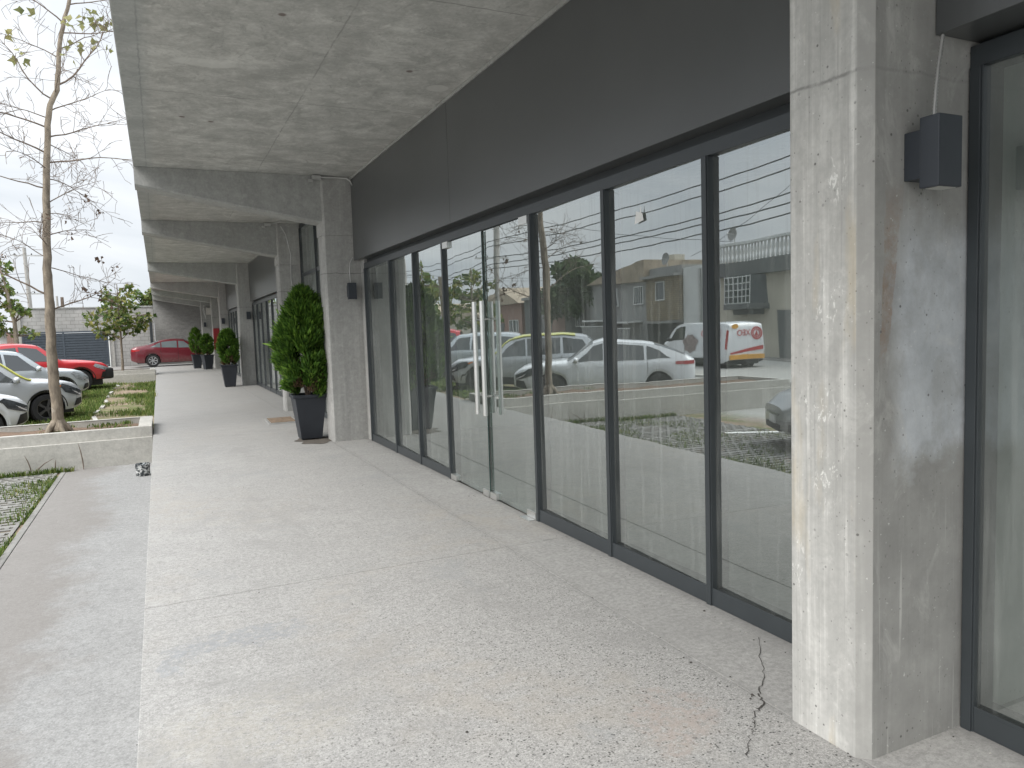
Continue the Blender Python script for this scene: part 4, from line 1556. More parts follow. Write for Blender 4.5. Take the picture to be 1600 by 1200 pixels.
def make_car(sp):
    c = Car(sp)
    r = tag(empty(sp['name'], (0, 0, 0)), sp['label'], sp.get('cat', 'car'), sp.get('group'))
    pm = M[sp['paint']]
    # stations, dense around arches and ends
    st = set(np.round(np.linspace(c.x0, c.x1, 56), 3))
    for a in c.ax:
        for d in np.linspace(-c.ra, c.ra, 17):
            st.add(round(a + d, 3))
        st.add(round(a - c.ra - 0.004, 3))
        st.add(round(a + c.ra + 0.004, 3))
    for p in sp['top']:
        st.add(round(p[0], 3))
    st = sorted(x for x in st if c.x0 <= x <= c.x1)
    P = []
    for x in st:
        sc_ = c.sec(x)
        P.append([(x, y, z) for (y, z) in sc_] + [(x, -y, z) for (y, z) in sc_[::-1][1:]])
    m = MB()
    m.grid(P)
    n = len(P[0])
    for row in (P[0], P[-1]):
        k = len(m.v)
        # bulged end cap
        cx_ = sum(p[0] for p in row) / n
        d = 0.05 if row is P[-1] else -0.04
        inner = [(p[0] + d, p[1] * 0.86, (p[2] - 0.55) * 0.86 + 0.55) for p in row]
        m.add(row + inner, [(i, (i + 1) % n, n + (i + 1) % n, n + i) for i in range(n)] + [tuple(range(n, 2 * n))])
    body = m.build("body", pm, r, smooth=38)
    # dark underbody and wheel housings
    m = MB()
    hw = max(c.ww)
    m.box(c.x0 + 0.25, c.x1 - 0.25, -hw * 0.80, hw * 0.80, 0.20, 0.62)
    m.build("underbody", M['black'], body)
    # arch trims
    if sp.get('arch'):
        for a in c.ax:
            for sd in (1, -1):
                PP = []
                for q in np.linspace(0.02, math.pi - 0.02, 18):
                    row = []
                    for rr in (c.ra * 0.985, c.ra * 1.14):
                        x, z = a + rr * math.cos(q), c.rw + rr * math.sin(q) * 0.98
                        sc_ = c.sec(x)
                        y = float(np.interp(z, [p[1] for p in sc_[:5]], [p[0] for p in sc_[:5]]))
                        row.append((x, sd * (y + 0.012), z))
                    PP.append(row)
                m = MB()
                m.grid(PP)
                m.build("arch_trim", M[sp['arch']], body, smooth=50)
    if sp.get('skirt'):
        for sd in (1, -1):
            m = c.side_patch(((c.ax[0] + c.ra + 0.02, 0.0), (c.ax[1] - c.ra - 0.02, 0.0), (c.ax[1] - c.ra - 0.02, 1.35), (c.ax[0] + c.ra + 0.02, 1.35)), 0.012, 10, 3, sd)
            m.build("side_skirt", M[sp['skirt']], body, smooth=50)
    # glass
    gm = M[sp.get('glass', 'car_glass')]
    wm = M[sp.get('screen', sp.get('glass', 'car_glass'))]
    for cr in sp['windows']:
        for sd in (1, -1):
            c.side_patch(cr, 0.008, 8, 4, sd).build("side_window", gm, r, smooth=50)
    if sp.get('doors'):
        for xd in sp['doors']:
            for sd in (1, -1):
                c.side_patch(((xd - 0.006, 0.6), (xd + 0.006, 0.6), (xd + 0.006, 3.95), (xd - 0.006, 3.95)), 0.004, 1, 10, sd).build("door_gap", M['black'], body)
                c.side_patch(((xd + 0.08, 3.25), (xd + 0.24, 3.28), (xd + 0.24, 3.48), (xd + 0.08, 3.45)), 0.03, 2, 2, sd).build("door_handle", M[sp.get('handle', sp['paint'])], body)
    a, b = sp['screen_x']
    c.top_patch(a, b, 5.0, 0.008, 10).build("windscreen", wm, r, smooth=50)
    if 'rear_x' in sp:
        a, b = sp['rear_x']
        c.top_patch(a, b, 5.15, 0.008, 8).build("rear_window", gm, r, smooth=50)
    if sp.get('roof_paint'):
        a, b = sp['roof_x']
        c.top_patch(a, b, 5.0, 0.010, 10).build("roof", M[sp['roof_paint']], r, smooth=50)
        for sd in (1, -1):
            xs0 = sp['screen_x']
            mm = MB()
            for du in (0.0,):
                pts = [Vector(c.S(x, 5.0, sd, 0.015)) for x in np.linspace(xs0[1] + 0.05, a, 24)]
                mm.tube(pts, 0.026, 6)
            mm.build("roof_pillar", M[sp['roof_paint']], r, smooth=60)
    # lamps
    for sd in (1, -1):
        hl = c.side_patch(sp['head'], 0.010, 8, 4, sd).build("headlight", M[sp.get('lens', 'lens')], r, smooth=50)
        q = sp['head']
        mid = [((q[0][0] + q[1][0]) / 2 + 0.05, q[0][1] + 0.12), (q[1][0] - 0.03, q[1][1] + 0.12), (q[1][0] - 0.04, q[1][1] + 0.3), ((q[0][0] + q[1][0]) / 2, q[0][1] + 0.34)]
        c.side_patch(mid, 0.016, 4, 2, sd).build("light_strip", M['chrome'], hl, smooth=50)
        if sp.get('amber'):
            c.side_patch(((q[0][0] - 0.10, q[0][1] + 0.1), (q[0][0] + 0.06, q[0][1] + 0.1), (q[0][0] + 0.06, q[0][1] + 0.4), (q[0][0] - 0.13, q[0][1] + 0.5)), 0.014, 4, 2, sd).build("indicator", M['amber'], hl, smooth=50)
        c.side_patch(sp['taillamp'], 0.010, 6, 4, sd).build("taillight", M['tail'], r, smooth=50)
        if 'fog' in sp:
            c.side_patch(sp['fog'], 0.008, 5, 4, sd).build("air_intake", M['black'], body, smooth=50)
    # front face
    fx = c.x1 + 0.05
    wN = c.ww[-1]
    zT = c.sec(c.x1)[4][1]
    gz0, gz1 = sp.get('grille', (0.55, zT - 0.06))
    m = MB()
    m.prism([(-wN * 0.62, gz1), (wN * 0.62, gz1), (wN * 0.52, gz0), (-wN * 0.52, gz0)], 'x', fx - 0.05, fx + 0.012)
    gr = m.build("grille", M['black'], r, bevel=0.006)
    m = MB()
    for k in range(4):
        z = gz0 + (gz1 - gz0) * (k + 0.5) / 4
        m.box(fx + 0.0121, fx + 0.02, -wN * 0.53, wN * 0.53, z - 0.008, z + 0.008)
    m.build("grille_bars", M['chrome'], gr)
    m = MB()
    m.box(fx - 0.05, fx + 0.016, -wN * 0.7, wN * 0.7, c.sill + 0.10, c.sill + 0.2)
    m.build("lower_intake", M['black'], r, bevel=0.008)
    m = MB()
    m.box(fx + 0.0, fx + 0.028, -0.16, 0.16, gz0 - 0.13, gz0 - 0.02)
    m.build("number_plate", M['plate'], r, bevel=0.003)
    m = MB()
    m.box(c.x0 - 0.06, c.x0 + 0.02, -0.16, 0.16, 0.62, 0.73)
    m.build("number_plate", M['plate'], r, bevel=0.003)
    # mirrors
    if sp.get('mirror_x') is not None:
        for sd in (1, -1):
            p = Vector(c.S(sp['mirror_x'], 4.15, sd))
            m = MB()
            m.lathe([(0.0, -0.10), (0.05, -0.09), (0.075, -0.03), (0.075, 0.04), (0.05, 0.09), (0.0, 0.10)], 12, 0,
                    Matrix.Translation(p + Vector((0.0, sd * 0.13, 0.06))) @ Matrix.Rotation(math.pi / 2, 4, 'X') @ Matrix.Diagonal((0.9, 1.0, 1.1, 1)))
            m.tube([p, p + Vector((0, sd * 0.08, 0.03))], 0.022, 6)
            m.build("mirror", M[sp.get('mirror', sp['paint'])], r, smooth=60)
    # wheels
    tw = 0.215
    for a in c.ax:
        for sd in (1, -1):
            y = hw - tw / 2 - 0.03
            w = wheel_mb(c.rw, tw).build("wheel", M['tyre'], r, smooth=35, loc=(a, sd * y, c.rw))
            rim_mb(c.rw, tw, sp.get('spokes', 5), sd).build("rim", [M[sp.get('rim', 'rim')], M['black']], w, smooth=35)
    return r, c


def place(r, nose, heading, length, z):
    a = math.radians(heading)
    r.location = (nose[0] - math.cos(a) * length / 2, nose[1] - math.sin(a) * length / 2, z)
    r.rotation_euler = (0, 0, a)


def suv(name, label, paint_, **kw):
    sp = dict(name=name, label=label, paint=paint_, cat="car", group="cars parked in the lot",
              top=[(-2.25, 1.02), (-2.12, 1.25), (-1.75, 1.58), (-1.2, 1.66), (-0.3, 1.68), (0.3, 1.62), (1.05, 1.10), (1.6, 1.04), (2.05, 0.94), (2.25, 0.80)],
              belt=[(-2.25, 0.98), (-1.5, 1.03), (0.2, 0.98), (1.1, 0.98), (1.7, 0.93), (2.25, 0.74)],
              plan=[(-2.25, 0.72), (-2.0, 0.86), (-1.2, 0.92), (0.8, 0.92), (1.7, 0.90), (2.05, 0.80), (2.25, 0.60)],
              axles=(-1.32, 1.36), ra=0.405, rw=0.345, sill=0.28, tumble=0.40,
              windows=[((-1.85, 4.12), (-1.05, 4.10), (-1.05, 4.86), (-1.62, 4.80)), ((-0.98, 4.10), (-0.12, 4.10), (-0.12, 4.88), (-0.98, 4.86)),
                       ((-0.05, 4.10), (0.86, 4.14), (0.30, 4.86), (-0.05, 4.88))],
              doors=(-1.0, -0.08), screen_x=(0.36, 1.02), rear_x=(-2.1, -1.78), mirror_x=0.72, arch='black', skirt='black',
              head=((1.62, 2.75), (2.24, 2.35), (2.24, 3.55), (1.72, 3.9)), taillamp=((-2.24, 3.1), (-1.75, 3.3), (-1.75, 3.8), (-2.24, 3.9)),
              fog=((1.98, 0.9), (2.24, 0.9), (2.24, 2.1), (2.06, 2.0)))
    sp.update(kw)
    return sp


HEAD = 27
# white sporty SUV with sloping roofline nearest the planter
sp = suv("coupe_suv", "white coupe-roofed SUV parked nose-in, nearest the long planter, with dark trapezoid bumper intake", 'car_white',
         top=[(-2.24, 1.03), (-2.1, 1.12), (-1.6, 1.34), (-1.0, 1.50), (-0.2, 1.565), (0.25, 1.50), (1.0, 1.06), (1.6, 1.00), (2.05, 0.91), (2.24, 0.78)],
         belt=[(-2.24, 0.99), (-1.5, 1.0), (0.2, 0.94), (1.1, 0.95), (1.7, 0.90), (2.24, 0.72)],
         windows=[((-1.65, 4.2), (-0.98, 4.10), (-0.98, 4.86), (-1.35, 4.70)), ((-0.92, 4.10), (-0.08, 4.10), (-0.08, 4.88), (-0.92, 4.86)),
                  ((-0.02, 4.10), (0.84, 4.14), (0.26, 4.86), (-0.02, 4.88))],
         rear_x=(-2.0, -1.2), screen_x=(0.28, 0.97), arch='car_white', skirt='car_white', lens='lens_dark', rim='dark_rim',
         fog=((1.92, 0.7), (2.22, 0.7), (2.22, 2.3), (2.02, 2.1)))
del sp['group']
sp['group'] = "cars parked in the lot"
r, c = make_car(sp)
place(r, (-2.8, 18.6), 29, 4.5, gz(17))
COUPE = r
sp = suv("parked_suv", "light grey SUV with yellow roof and pillars, amber side lamp and dark wheel arches", 'car_grey', amber=True, lens='lens_dark', rim='dark_rim')
sp.update(roof_paint='car_yellow', roof_x=(-1.4, 0.34))
r, c = make_car(sp)
place(r, (-2.10, 22.0), HEAD, 4.5, gz(21))
# taxi: silver body with teal screen and yellow roof
sedan_kw = dict(
    top=[(-2.3, 1.00), (-2.15, 1.09), (-1.72, 1.15), (-0.85, 1.41), (-0.25, 1.465), (0.2, 1.43), (1.0, 1.02), (1.6, 0.95), (2.1, 0.84), (2.3, 0.70)],
    belt=[(-2.3, 0.95), (-1.5, 0.99), (0.2, 0.92), (1.1, 0.91), (1.8, 0.84), (2.3, 0.64)],
    plan=[(-2.3, 0.70), (-2.05, 0.83), (-1.2, 0.88), (0.8, 0.88), (1.7, 0.86), (2.1, 0.77), (2.3, 0.58)],
    axles=(-1.30, 1.38), ra=0.38, rw=0.335, sill=0.22,
    windows=[((-1.42, 4.25), (-0.90, 4.12), (-0.90, 4.85), (-1.05, 4.75)), ((-0.85, 4.12), (-0.10, 4.10), (-0.10, 4.88), (-0.85, 4.86)),
             ((-0.03, 4.10), (0.80, 4.14), (0.24, 4.86), (-0.03, 4.88))],
    doors=(-0.9, -0.06), screen_x=(0.27, 0.97), rear_x=(-1.5, -1.0), arch=None, skirt=None, mirror_x=0.66,
    head=((1.72, 2.9), (2.29, 2.35), (2.29, 3.4), (1.82, 3.9)), taillamp=((-2.29, 3.0), (-1.9, 3.3), (-1.9, 3.75), (-2.29, 3.85)),
    fog=((2.05, 0.8), (2.28, 0.8), (2.28, 2.0), (2.1, 1.9)))
sp = suv("parked_suv", "silver blue SUV with teal windscreen, parked just before the red pickup", 'car_silver', screen='car_glass_teal')
r, c = make_car(sp)
place(r, (-2.35, 27.6), HEAD, 4.5, gz(28.5))
# red pickup
sp = suv("pickup_truck", "bright red double cab pickup with black bumper parked last before the gate", 'car_red',
         top=[(-2.65, 1.12), (-2.6, 1.16), (-1.15, 1.16), (-1.10, 1.2), (-0.95, 1.72), (-0.3, 1.80), (0.35, 1.74), (1.10, 1.20), (1.9, 1.12), (2.45, 1.02), (2.65, 0.90)],
         belt=[(-2.65, 1.08), (-1.2, 1.1), (0.2, 1.08), (1.2, 1.07), (2.0, 1.02), (2.65, 0.82)],
         plan=[(-2.65, 0.90), (-2.4, 0.94), (-1.2, 0.94), (0.8, 0.94), (2.0, 0.93), (2.45, 0.86), (2.65, 0.68)],
         axles=(-1.62, 1.62), ra=0.45, rw=0.39, sill=0.42,
         windows=[((-0.92, 4.12), (-0.25, 4.10), (-0.25, 4.86), (-0.84, 4.82)), ((-0.18, 4.10), (0.92, 4.14), (0.36, 4.84), (-0.18, 4.88))],
         doors=(-0.95, -0.2), screen_x=(0.42, 1.07), rear_x=(-1.08, -0.97), mirror_x=0.80, mirror='black',
         head=((2.05, 2.9), (2.64, 2.45), (2.64, 3.6), (2.12, 3.9)), taillamp=((-2.64, 2.2), (-2.5, 2.2), (-2.5, 3.8), (-2.64, 3.8)),
         fog=((2.28, 0.3), (2.64, 0.3), (2.64, 2.3), (2.36, 2.2)))
sp['cat'] = "pickup"
r, c = make_car(sp)
place(r, (-1.98, 31.8), HEAD - 4, 5.3, gz(33))
m = MB()
m.box(2.30, 2.78, -0.84, 0.84, 0.40, 0.80)
m.build("front_bumper", M['black'], r, bevel=0.09)
# wine red saloon across the end of the walk, nose to the right
sp = suv("saloon_car", "wine red four-door saloon parked sideways across the far end of the walkway", 'car_wine', **sedan_kw)
sp.update(glass='car_glass_pale', rim='rim', spokes=7)
sp['group'] = None
r, c = make_car(sp)
r.location = (0.98, 44.75, -0.012)
# car whose nose shows in the near right-hand glass
sp = suv("saloon_car", "dark grey saloon parked nose-in by the grass pavers, reflected in the nearest shop window", 'car_dark', **sedan_kw)
r, c = make_car(sp)
place(r, (-2.9, 9.0), HEAD, 4.6, -0.45)
# delivery van on the street
sp = dict(name="delivery_van", label="white delivery van with red round emblems and orange band, parked on the street opposite", cat="van", paint='car_white',
          top=[(-2.45, 1.80), (-2.38, 1.86), (-1.6, 1.92), (0.6, 1.92), (1.05, 1.84), (1.75, 1.20), (2.2, 1.06), (2.45, 0.85)],
          belt=[(-2.45, 1.10), (0.6, 1.10), (1.7, 1.06), (2.45, 0.78)],
          plan=[(-2.45, 0.86), (-2.3, 0.94), (-1.2, 0.96), (1.2, 0.95), (2.0, 0.90), (2.45, 0.66)],
          axles=(-1.5, 1.55), ra=0.38, rw=0.325, sill=0.26, tumble=0.14,
          windows=[((0.45, 4.12), (1.55, 4.14), (1.08, 4.84), (0.45, 4.86))],
          doors=(0.4, -0.9), screen_x=(1.10, 1.70), mirror_x=1.35, arch='black', skirt='black', mirror='black',
          head=((1.85, 3.0), (2.44, 2.6), (2.44, 3.5), (1.95, 3.8)), taillamp=((-2.445, 2.6), (-2.36, 2.6), (-2.36, 4.7), (-2.445, 4.7)))
r, c = make_car(sp)
VAN = r
r.location = (-14.75, 26.3, -0.455)
r.rotation_euler = (0, 0, math.radians(92))


def text_mesh(body, size, mat, name, parent, Mx, ext=0.004):
    cu = bpy.data.curves.new(name, 'FONT')
    cu.body = body
    cu.size = size
    cu.extrude = ext
    cu.align_x = 'CENTER'
    cu.align_y = 'CENTER'
    ob = bpy.data.objects.new(name + "_tmp", cu)
    COL.objects.link(ob)
    dg = bpy.context.evaluated_depsgraph_get()
    me = bpy.data.meshes.new_from_object(ob.evaluated_get(dg))
    bpy.data.objects.remove(ob)
    me.materials.clear()
    me.materials.append(mat)
    o = bpy.data.objects.new(name, me)
    COL.objects.link(o)
    o.parent = parent
    o.matrix_local = Mx
    return o


M['red_ink'] = plain("red_vinyl", (0.45, 0.03, 0.03), 0.5)
M['orange_ink'] = plain("orange_vinyl", (0.65, 0.33, 0.04), 0.5)
M['grey_ink'] = plain("grey_photo_vinyl", (0.25, 0.2, 0.19), 0.5, var=0.7, vscale=9)


def emblem(parent, Mx, rad):
    m = MB()
    for (ra_, rb_) in ((0.80, 1.0), (0.52, 0.66)):
        n = 32
        vs = []
        for k in range(n):
            a = 2 * math.pi * k / n
            for q in (ra_, rb_):
                vs.append((q * rad * math.cos(a), q * rad * math.sin(a), 0.004))
        m.add(vs, [(2 * k, 2 * k + 1, (2 * k + 3) % (2 * n), (2 * k + 2) % (2 * n)) for k in range(n)])
    for k in range(12):
        a = 2 * math.pi * k / 12
        Mr = Matrix.Rotation(a, 4, 'Z')
        m.box(0.70 * rad, 0.78 * rad, -0.05 * rad, 0.05 * rad, 0.003, 0.005, M=Mr)
    m.prism([(-0.3 * rad, -0.4 * rad), (0.3 * rad, -0.4 * rad), (0.0, 0.42 * rad)], 'z', 0.003, 0.006)
    o = m.build("emblem", M['red_ink'], parent)
    o.matrix_local = Mx


# right side of the van (towards the lot): local -Y face; rear face: local -X
side = Matrix.Translation((-1.55, -0.965 + 0.035, 1.45)) @ Matrix.Rotation(math.radians(90), 4, 'X') @ Matrix.Rotation(math.radians(-8), 4, 'X')
emblem(r, side @ Matrix.Translation((-0.25, 0, 0.015)), 0.27)
text_mesh("XEO", 0.36, M['red_ink'], "lettering", r, side @ Matrix.Translation((0.45, 0, 0.015)))
rear = Matrix.Translation((-2.500, 0.0, 1.42)) @ Matrix.Rotation(math.radians(-90), 4, 'Z') @ Matrix.Rotation(math.radians(90), 4, 'X')
emblem(r, rear @ Matrix.Translation((-0.48, 0.02, 0.012)), 0.25)
text_mesh("XEO", 0.34, M['red_ink'], "lettering", r, rear @ Matrix.Translation((0.15, 0.03, 0.012)))
m = MB()
n = 24
m.add([(0.15 * math.cos(2 * math.pi * k / n), 0.09 * math.sin(2 * math.pi * k / n), 0.014) for k in range(n)], [tuple(range(n))])
o = m.build("oval_badge", M['orange_ink'], r)
o.matrix_local = rear @ Matrix.Translation((0.58, 0.30, 0))
m = MB()
m.add([(-0.76, -0.62, 0.016), (-0.1, -0.70, 0.016), (0.76, -0.78, 0.016), (0.76, -0.72, 0.016), (0.0, -0.60, 0.016), (-0.76, -0.46, 0.016)], [(0, 1, 4, 5), (1, 2, 3, 4)])
o = m.build("red_swoosh", M['red_ink'], r)
o.matrix_local = rear
m = MB()
m.box(-0.8, 0.8, -1.0, -0.82, -0.02, 0.05)
o = m.build("orange_band", M['orange_ink'], r, bevel=0.01)
o.matrix_local = rear
m = MB()
m.add([(0.5 + 0.4 * math.cos(a) * (1 + 0.15 * math.sin(5 * a)), -0.75 + 0.24 * math.sin(a) * (1 + 0.1 * math.sin(7 * a)), -0.0) for a in np.linspace(0, 6.2, 40)], [tuple(range(40))])
o = m.build("food_picture", M['red_ink'], r)
o.matrix_local = Matrix.Translation((-2.1, -0.972, 1.5)) @ Matrix.Rotation(math.radians(90), 4, 'X')
m = MB()
m.add([(0.35 + 0.5 * math.cos(a) * (1 + 0.15 * math.sin(5 * a)), -0.45 + 0.38 * math.sin(a) * (1 + 0.1 * math.sin(7 * a)), 0.0) for a in np.linspace(0, 6.2, 40)], [tuple(range(40))])
o = m.build("food_picture", M['grey_ink'], r)
o.matrix_local = Matrix.Translation((-0.4, -0.972, 1.5)) @ Matrix.Rotation(math.radians(90), 4, 'X')

# ------------------------------------------------------------------ trees
def tubes_mesh(name, mat, parent, segs):
    m = MB()
    for pts, rad, n in segs:
        m.tube(pts, rad, n, caps=False)
    return m.build(name, mat, parent, smooth=60)


def leaf_faces(spots, g2, size, flat=0.3, lobes=True):
    V, F = [], []
    for p in spots:
        d = Vector(g2.normal(0, 1, 3))
        d.z -= 0.5
        d.normalize()
        s = d.cross(Vector(g2.normal(0, 1, 3)))
        if s.length < 1e-3:
            continue
        s.normalize()
        nn = d.cross(s)
        L_ = size * g2.uniform(0.6, 1.35)
        w = L_ * 0.42
        p = Vector(p)
        b = len(V)
        V += [p, p + d * L_ * 0.35 + s * w + nn * L_ * 0.08, p + d * L_ * 0.55 + s * w * 0.45, p + d * L_, p + d * L_ * 0.55 - s * w * 0.45, p + d * L_ * 0.35 - s * w + nn * L_ * 0.08]
        F += [(b, b + 1, b + 2, b + 3), (b, b + 3, b + 4, b + 5)]
    return V, F


def bent(p, d, ln, n, droop, g2, wob=0.12):
    pts = [Vector(p)]
    d = Vector(d).normalized()
    for k in range(n):
        d = (d + Vector(g2.normal(0, wob, 3)) + Vector((0, 0, droop))).normalized()
        pts.append(pts[-1] + d * ln / n)
    return pts


def bare_tree():
    g2 = np.random.default_rng(5)
    T0 = Vector((-1.55, 14.15, 0.0))
    r = tag(empty("bare_tree", T0), "tall thin bare tree with pale trunk and few leaves growing in the long planter", "tree")
    raw = [(-1.597, 0.02), (-1.600, 0.25), (-1.62, 0.85), (-1.614, 1.6), (-1.60, 2.2), (-1.587, 2.76), (-1.53, 3.7), (-1.46, 4.74), (-1.387, 5.36), (-1.256, 5.68), (-1.20, 6.05), (-1.16, 6.41), (-0.97, 7.15), (-0.80, 7.9), (-0.70, 8.6)]
    k = 14.15 / 14.6
    path = [Vector((x * k, 14.15, (z - 1.58) * k + 1.58)) - T0 for x, z in raw]
    rad = [0.14, 0.088, 0.080, 0.074, 0.069, 0.064, 0.056, 0.048, 0.043, 0.039, 0.036, 0.033, 0.026, 0.018, 0.008]
    # finer trunk with small irregularities
    fp, fr = [], []
    for i in range(len(path) - 1):
        for q in range(5):
            a = q / 5
            fp.append(path[i].lerp(path[i + 1], a) + Vector((g2.normal(0, 0.006), g2.normal(0, 0.006), 0)))
            fr.append((rad[i] * (1 - a) + rad[i + 1] * a) * (1 + g2.normal(0, 0.025)))
    m = MB()
    m.tube(fp, fr, 12)
    for a in range(5):
        d = Vector((math.cos(a * 1.3), math.sin(a * 1.3), 0))
        m.tube([Vector((-0.02, 0, 0.26)) + d * 0.05, Vector((-0.02, 0, 0.15)) + d * 0.14, Vector((-0.02, 0, 0.03)) + d * 0.24], [0.05, 0.05, 0.02], 6)
    m.build("trunk", M['bark'], r, smooth=60)
    segs, leafs, pale = [], [], []

    def at(z):
        for i in range(len(path) - 1):
            if path[i].z <= z <= path[i + 1].z:
                a = (z - path[i].z) / (path[i + 1].z - path[i].z)
                return path[i].lerp(path[i + 1], a), rad[i] * (1 - a) + rad[i + 1] * a
        return path[-1], rad[-1]

    def twigs(pts, r0, depth, droop):
        n = len(pts)
        for i in range(2, n):
            if depth == 0:
                break
            kk = 2 if depth == 2 else (1 if g2.random() < 0.75 else 2)
            for _ in range(kk):
                if g2.random() < 0.36:
                    continue
                d0 = (pts[i] - pts[i - 1]).normalized()
                d = (d0 * 0.8 + Vector(g2.normal(0, 0.65, 3)) + Vector((0, 0, 0.15))).normalized()
                ln = (0.42 if depth == 2 else 0.22) * g2.uniform(0.5, 1.3)
                pp = bent(pts[i], d, ln, 5, droop * 0.8, g2, 0.16)
                rr = r0 * (0.55 if depth == 2 else 0.5)
                segs.append((pp, [max(0.0030, rr * (1 - 0.16 * q)) for q in range(6)], 4))
                z = pp[-1].z
                if z < 4.0 and g2.random() < 0.02:
                    leafs.append(pp[-1])
                    leafs.append(pp[-2])
                if z > 5.9 and g2.random() < 0.10:
                    pale.append(pp[-1])
                    pale.append(pp[-2] + Vector(g2.normal(0, 0.05, 3)))
                twigs(pp, rr, depth - 1, droop)

    # limbs: (height, azimuth deg (0 = +X, seen to the right), length, rise, thickness)
    limbs = [(2.05, 5, 1.15, 0.55, 0.016), (2.30, 175, 1.35, 0.75, 0.020), (2.75, 20, 0.95, -0.05, 0.011), (2.9, 165, 0.75, 0.3, 0.010), (3.25, 10, 0.8, 0.5, 0.012),
             (3.45, 190, 0.8, 0.25, 0.012), (3.75, -20, 0.9, 0.35, 0.012), (4.0, 172, 1.15, 0.3, 0.015), (4.15, 30, 0.9, 0.1, 0.012), (4.4, 5, 1.4, 0.15, 0.017),
             (4.55, 185, 1.35, 0.45, 0.018), (4.7, 60, 0.7, 0.3, 0.012), (4.8, 0, 1.2, 0.5, 0.016), (4.95, 178, 1.3, 0.55, 0.018), (5.1, 150, 0.9, 0.5, 0.012), (5.2, -10, 1.05, 0.35, 0.014),
             (5.4, 188, 1.25, 0.6, 0.016), (5.62, 8, 1.35, 0.75, 0.020), (6.05, 170, 1.0, 0.5, 0.012), (6.2, 20, 1.1, 0.3, 0.013), (6.45, 5, 1.2, 0.2, 0.014),
             (6.6, 182, 1.2, 0.8, 0.015), (6.9, -5, 1.1, 0.45, 0.013), (7.1, 200, 0.9, 0.8, 0.012), (7.4, 15, 0.9, 0.6, 0.010), (7.8, 175, 0.7, 0.7, 0.009),
             (3.1, 250, 0.8, 0.3, 0.011), (4.3, 270, 0.9, 0.4, 0.012), (5.5, 285, 0.9, 0.5, 0.011), (4.6, 95, 0.9, 0.4, 0.012), (3.6, 80, 0.8, 0.2, 0.010)]
    for (z, az, ln, rise, th) in limbs:
        p, tr = at(z)
        a = math.radians(az + g2.normal(0, 8))
        d = Vector((math.cos(a), math.sin(a), rise))
        pp = bent(p, d, ln, 9, -0.035 if z < 5.5 else 0.015, g2, 0.10)
        segs.append((pp, [max(0.004, th * 0.85 * (1 - 0.085 * q)) for q in range(10)], 5))
        twigs(pp, th * 0.55, 2, -0.03)
    m = MB()
    for pts, rd, n in segs:
        m.tube(pts, rd, n, caps=False)
    cr = m.build("crown", M['twig'], r, smooth=80)
    V, F = leaf_faces([p + Vector(g2.normal(0, 0.03, 3)) for p in leafs for _ in range(2)], g2, 0.08)
    raw_mesh("withered_leaves", V, F, M['brown_leaf'], cr)
    V, F = leaf_faces([p + Vector(g2.normal(0, 0.04, 3)) for p in pale for _ in range(2)], g2, 0.13)
    raw_mesh("pale_leaves", V, F, M['pale_leaf'], cr)
    return r


bare_tree()


def leafy_tree(loc, label, h, clumps, trunk_r, seed, leaf=0.17, nleaf=60, lean=(0, 0), mat='sycamore', bark='bark', group=None):
    g2 = np.random.default_rng(seed)
    r = tag(empty("leafy_tree", loc), label, "tree", group)
    tp = [Vector((lean[0] * q * q, lean[1] * q * q, h * q)) + Vector((g2.normal(0, 0.02), g2.normal(0, 0.02), 0)) for q in np.linspace(0, 1, 9)]
    m = MB()
    m.tube(tp, [trunk_r * (1 - 0.09 * i) for i in range(9)], 9)
    m.build("trunk", M[bark], r, smooth=60)
    m = MB()
    spots = []
    for (cx, cy, cz, rad) in clumps:
        c0 = Vector((cx, cy, cz))
        base = min(tp, key=lambda p: (p - c0).length + (0.6 if p.z > cz else 0))
        mid = base.lerp(c0, 0.5) + Vector(g2.normal(0, 0.05, 3))
        m.tube([base, mid, c0], [trunk_r * 0.35, trunk_r * 0.22, 0.006], 5)
        for _ in range(int(nleaf * (rad / 0.35) ** 2)):
            q = Vector(g2.normal(0, 1, 3)).normalized() * rad * g2.uniform(0.3, 1.0) ** 0.5
            q.z *= 0.75
            spots.append(c0 + q)
        for _ in range(6):
            q = Vector(g2.normal(0, 1, 3)).normalized() * rad
            m.tube([mid, c0 + q * 0.4, c0 + q], [0.008, 0.006, 0.003], 4)
    cr = m.build("crown", M['twig'], r, smooth=80)
    V, F = leaf_faces(spots, g2, leaf)
    raw_mesh("leaves", V, F, M[mat], cr)
    return r


# young tree in the short planter
cl = []
for (dx, dz, rad) in ((-0.95, 2.35, 0.32), (-1.15, 2.6, 0.2), (-0.55, 2.75, 0.34), (-0.30, 3.15, 0.33), (-0.42, 3.5, 0.24), (0.30, 2.95, 0.36), (0.25, 3.35, 0.34), (0.38, 3.7, 0.24), (0.0, 2.65, 0.4),
                      (0.55, 2.45, 0.36), (0.95, 2.35, 0.30), (1.15, 2.55, 0.18), (-0.75, 1.95, 0.33), (-0.35, 1.85, 0.36), (0.35, 1.95, 0.32), (0.75, 2.05, 0.25), (-0.3, 2.3, 0.4), (0.15, 2.2, 0.35)):
    cl.append((dx, rng.uniform(-0.55, 0.55), dz - 0.15, rad))
leafy_tree((-1.42, 35.2, 0.1), "young leafy tree with thin trunk standing in the short far planter before the gate", 3.7, cl, 0.055, 31, leaf=0.21, nleaf=48)
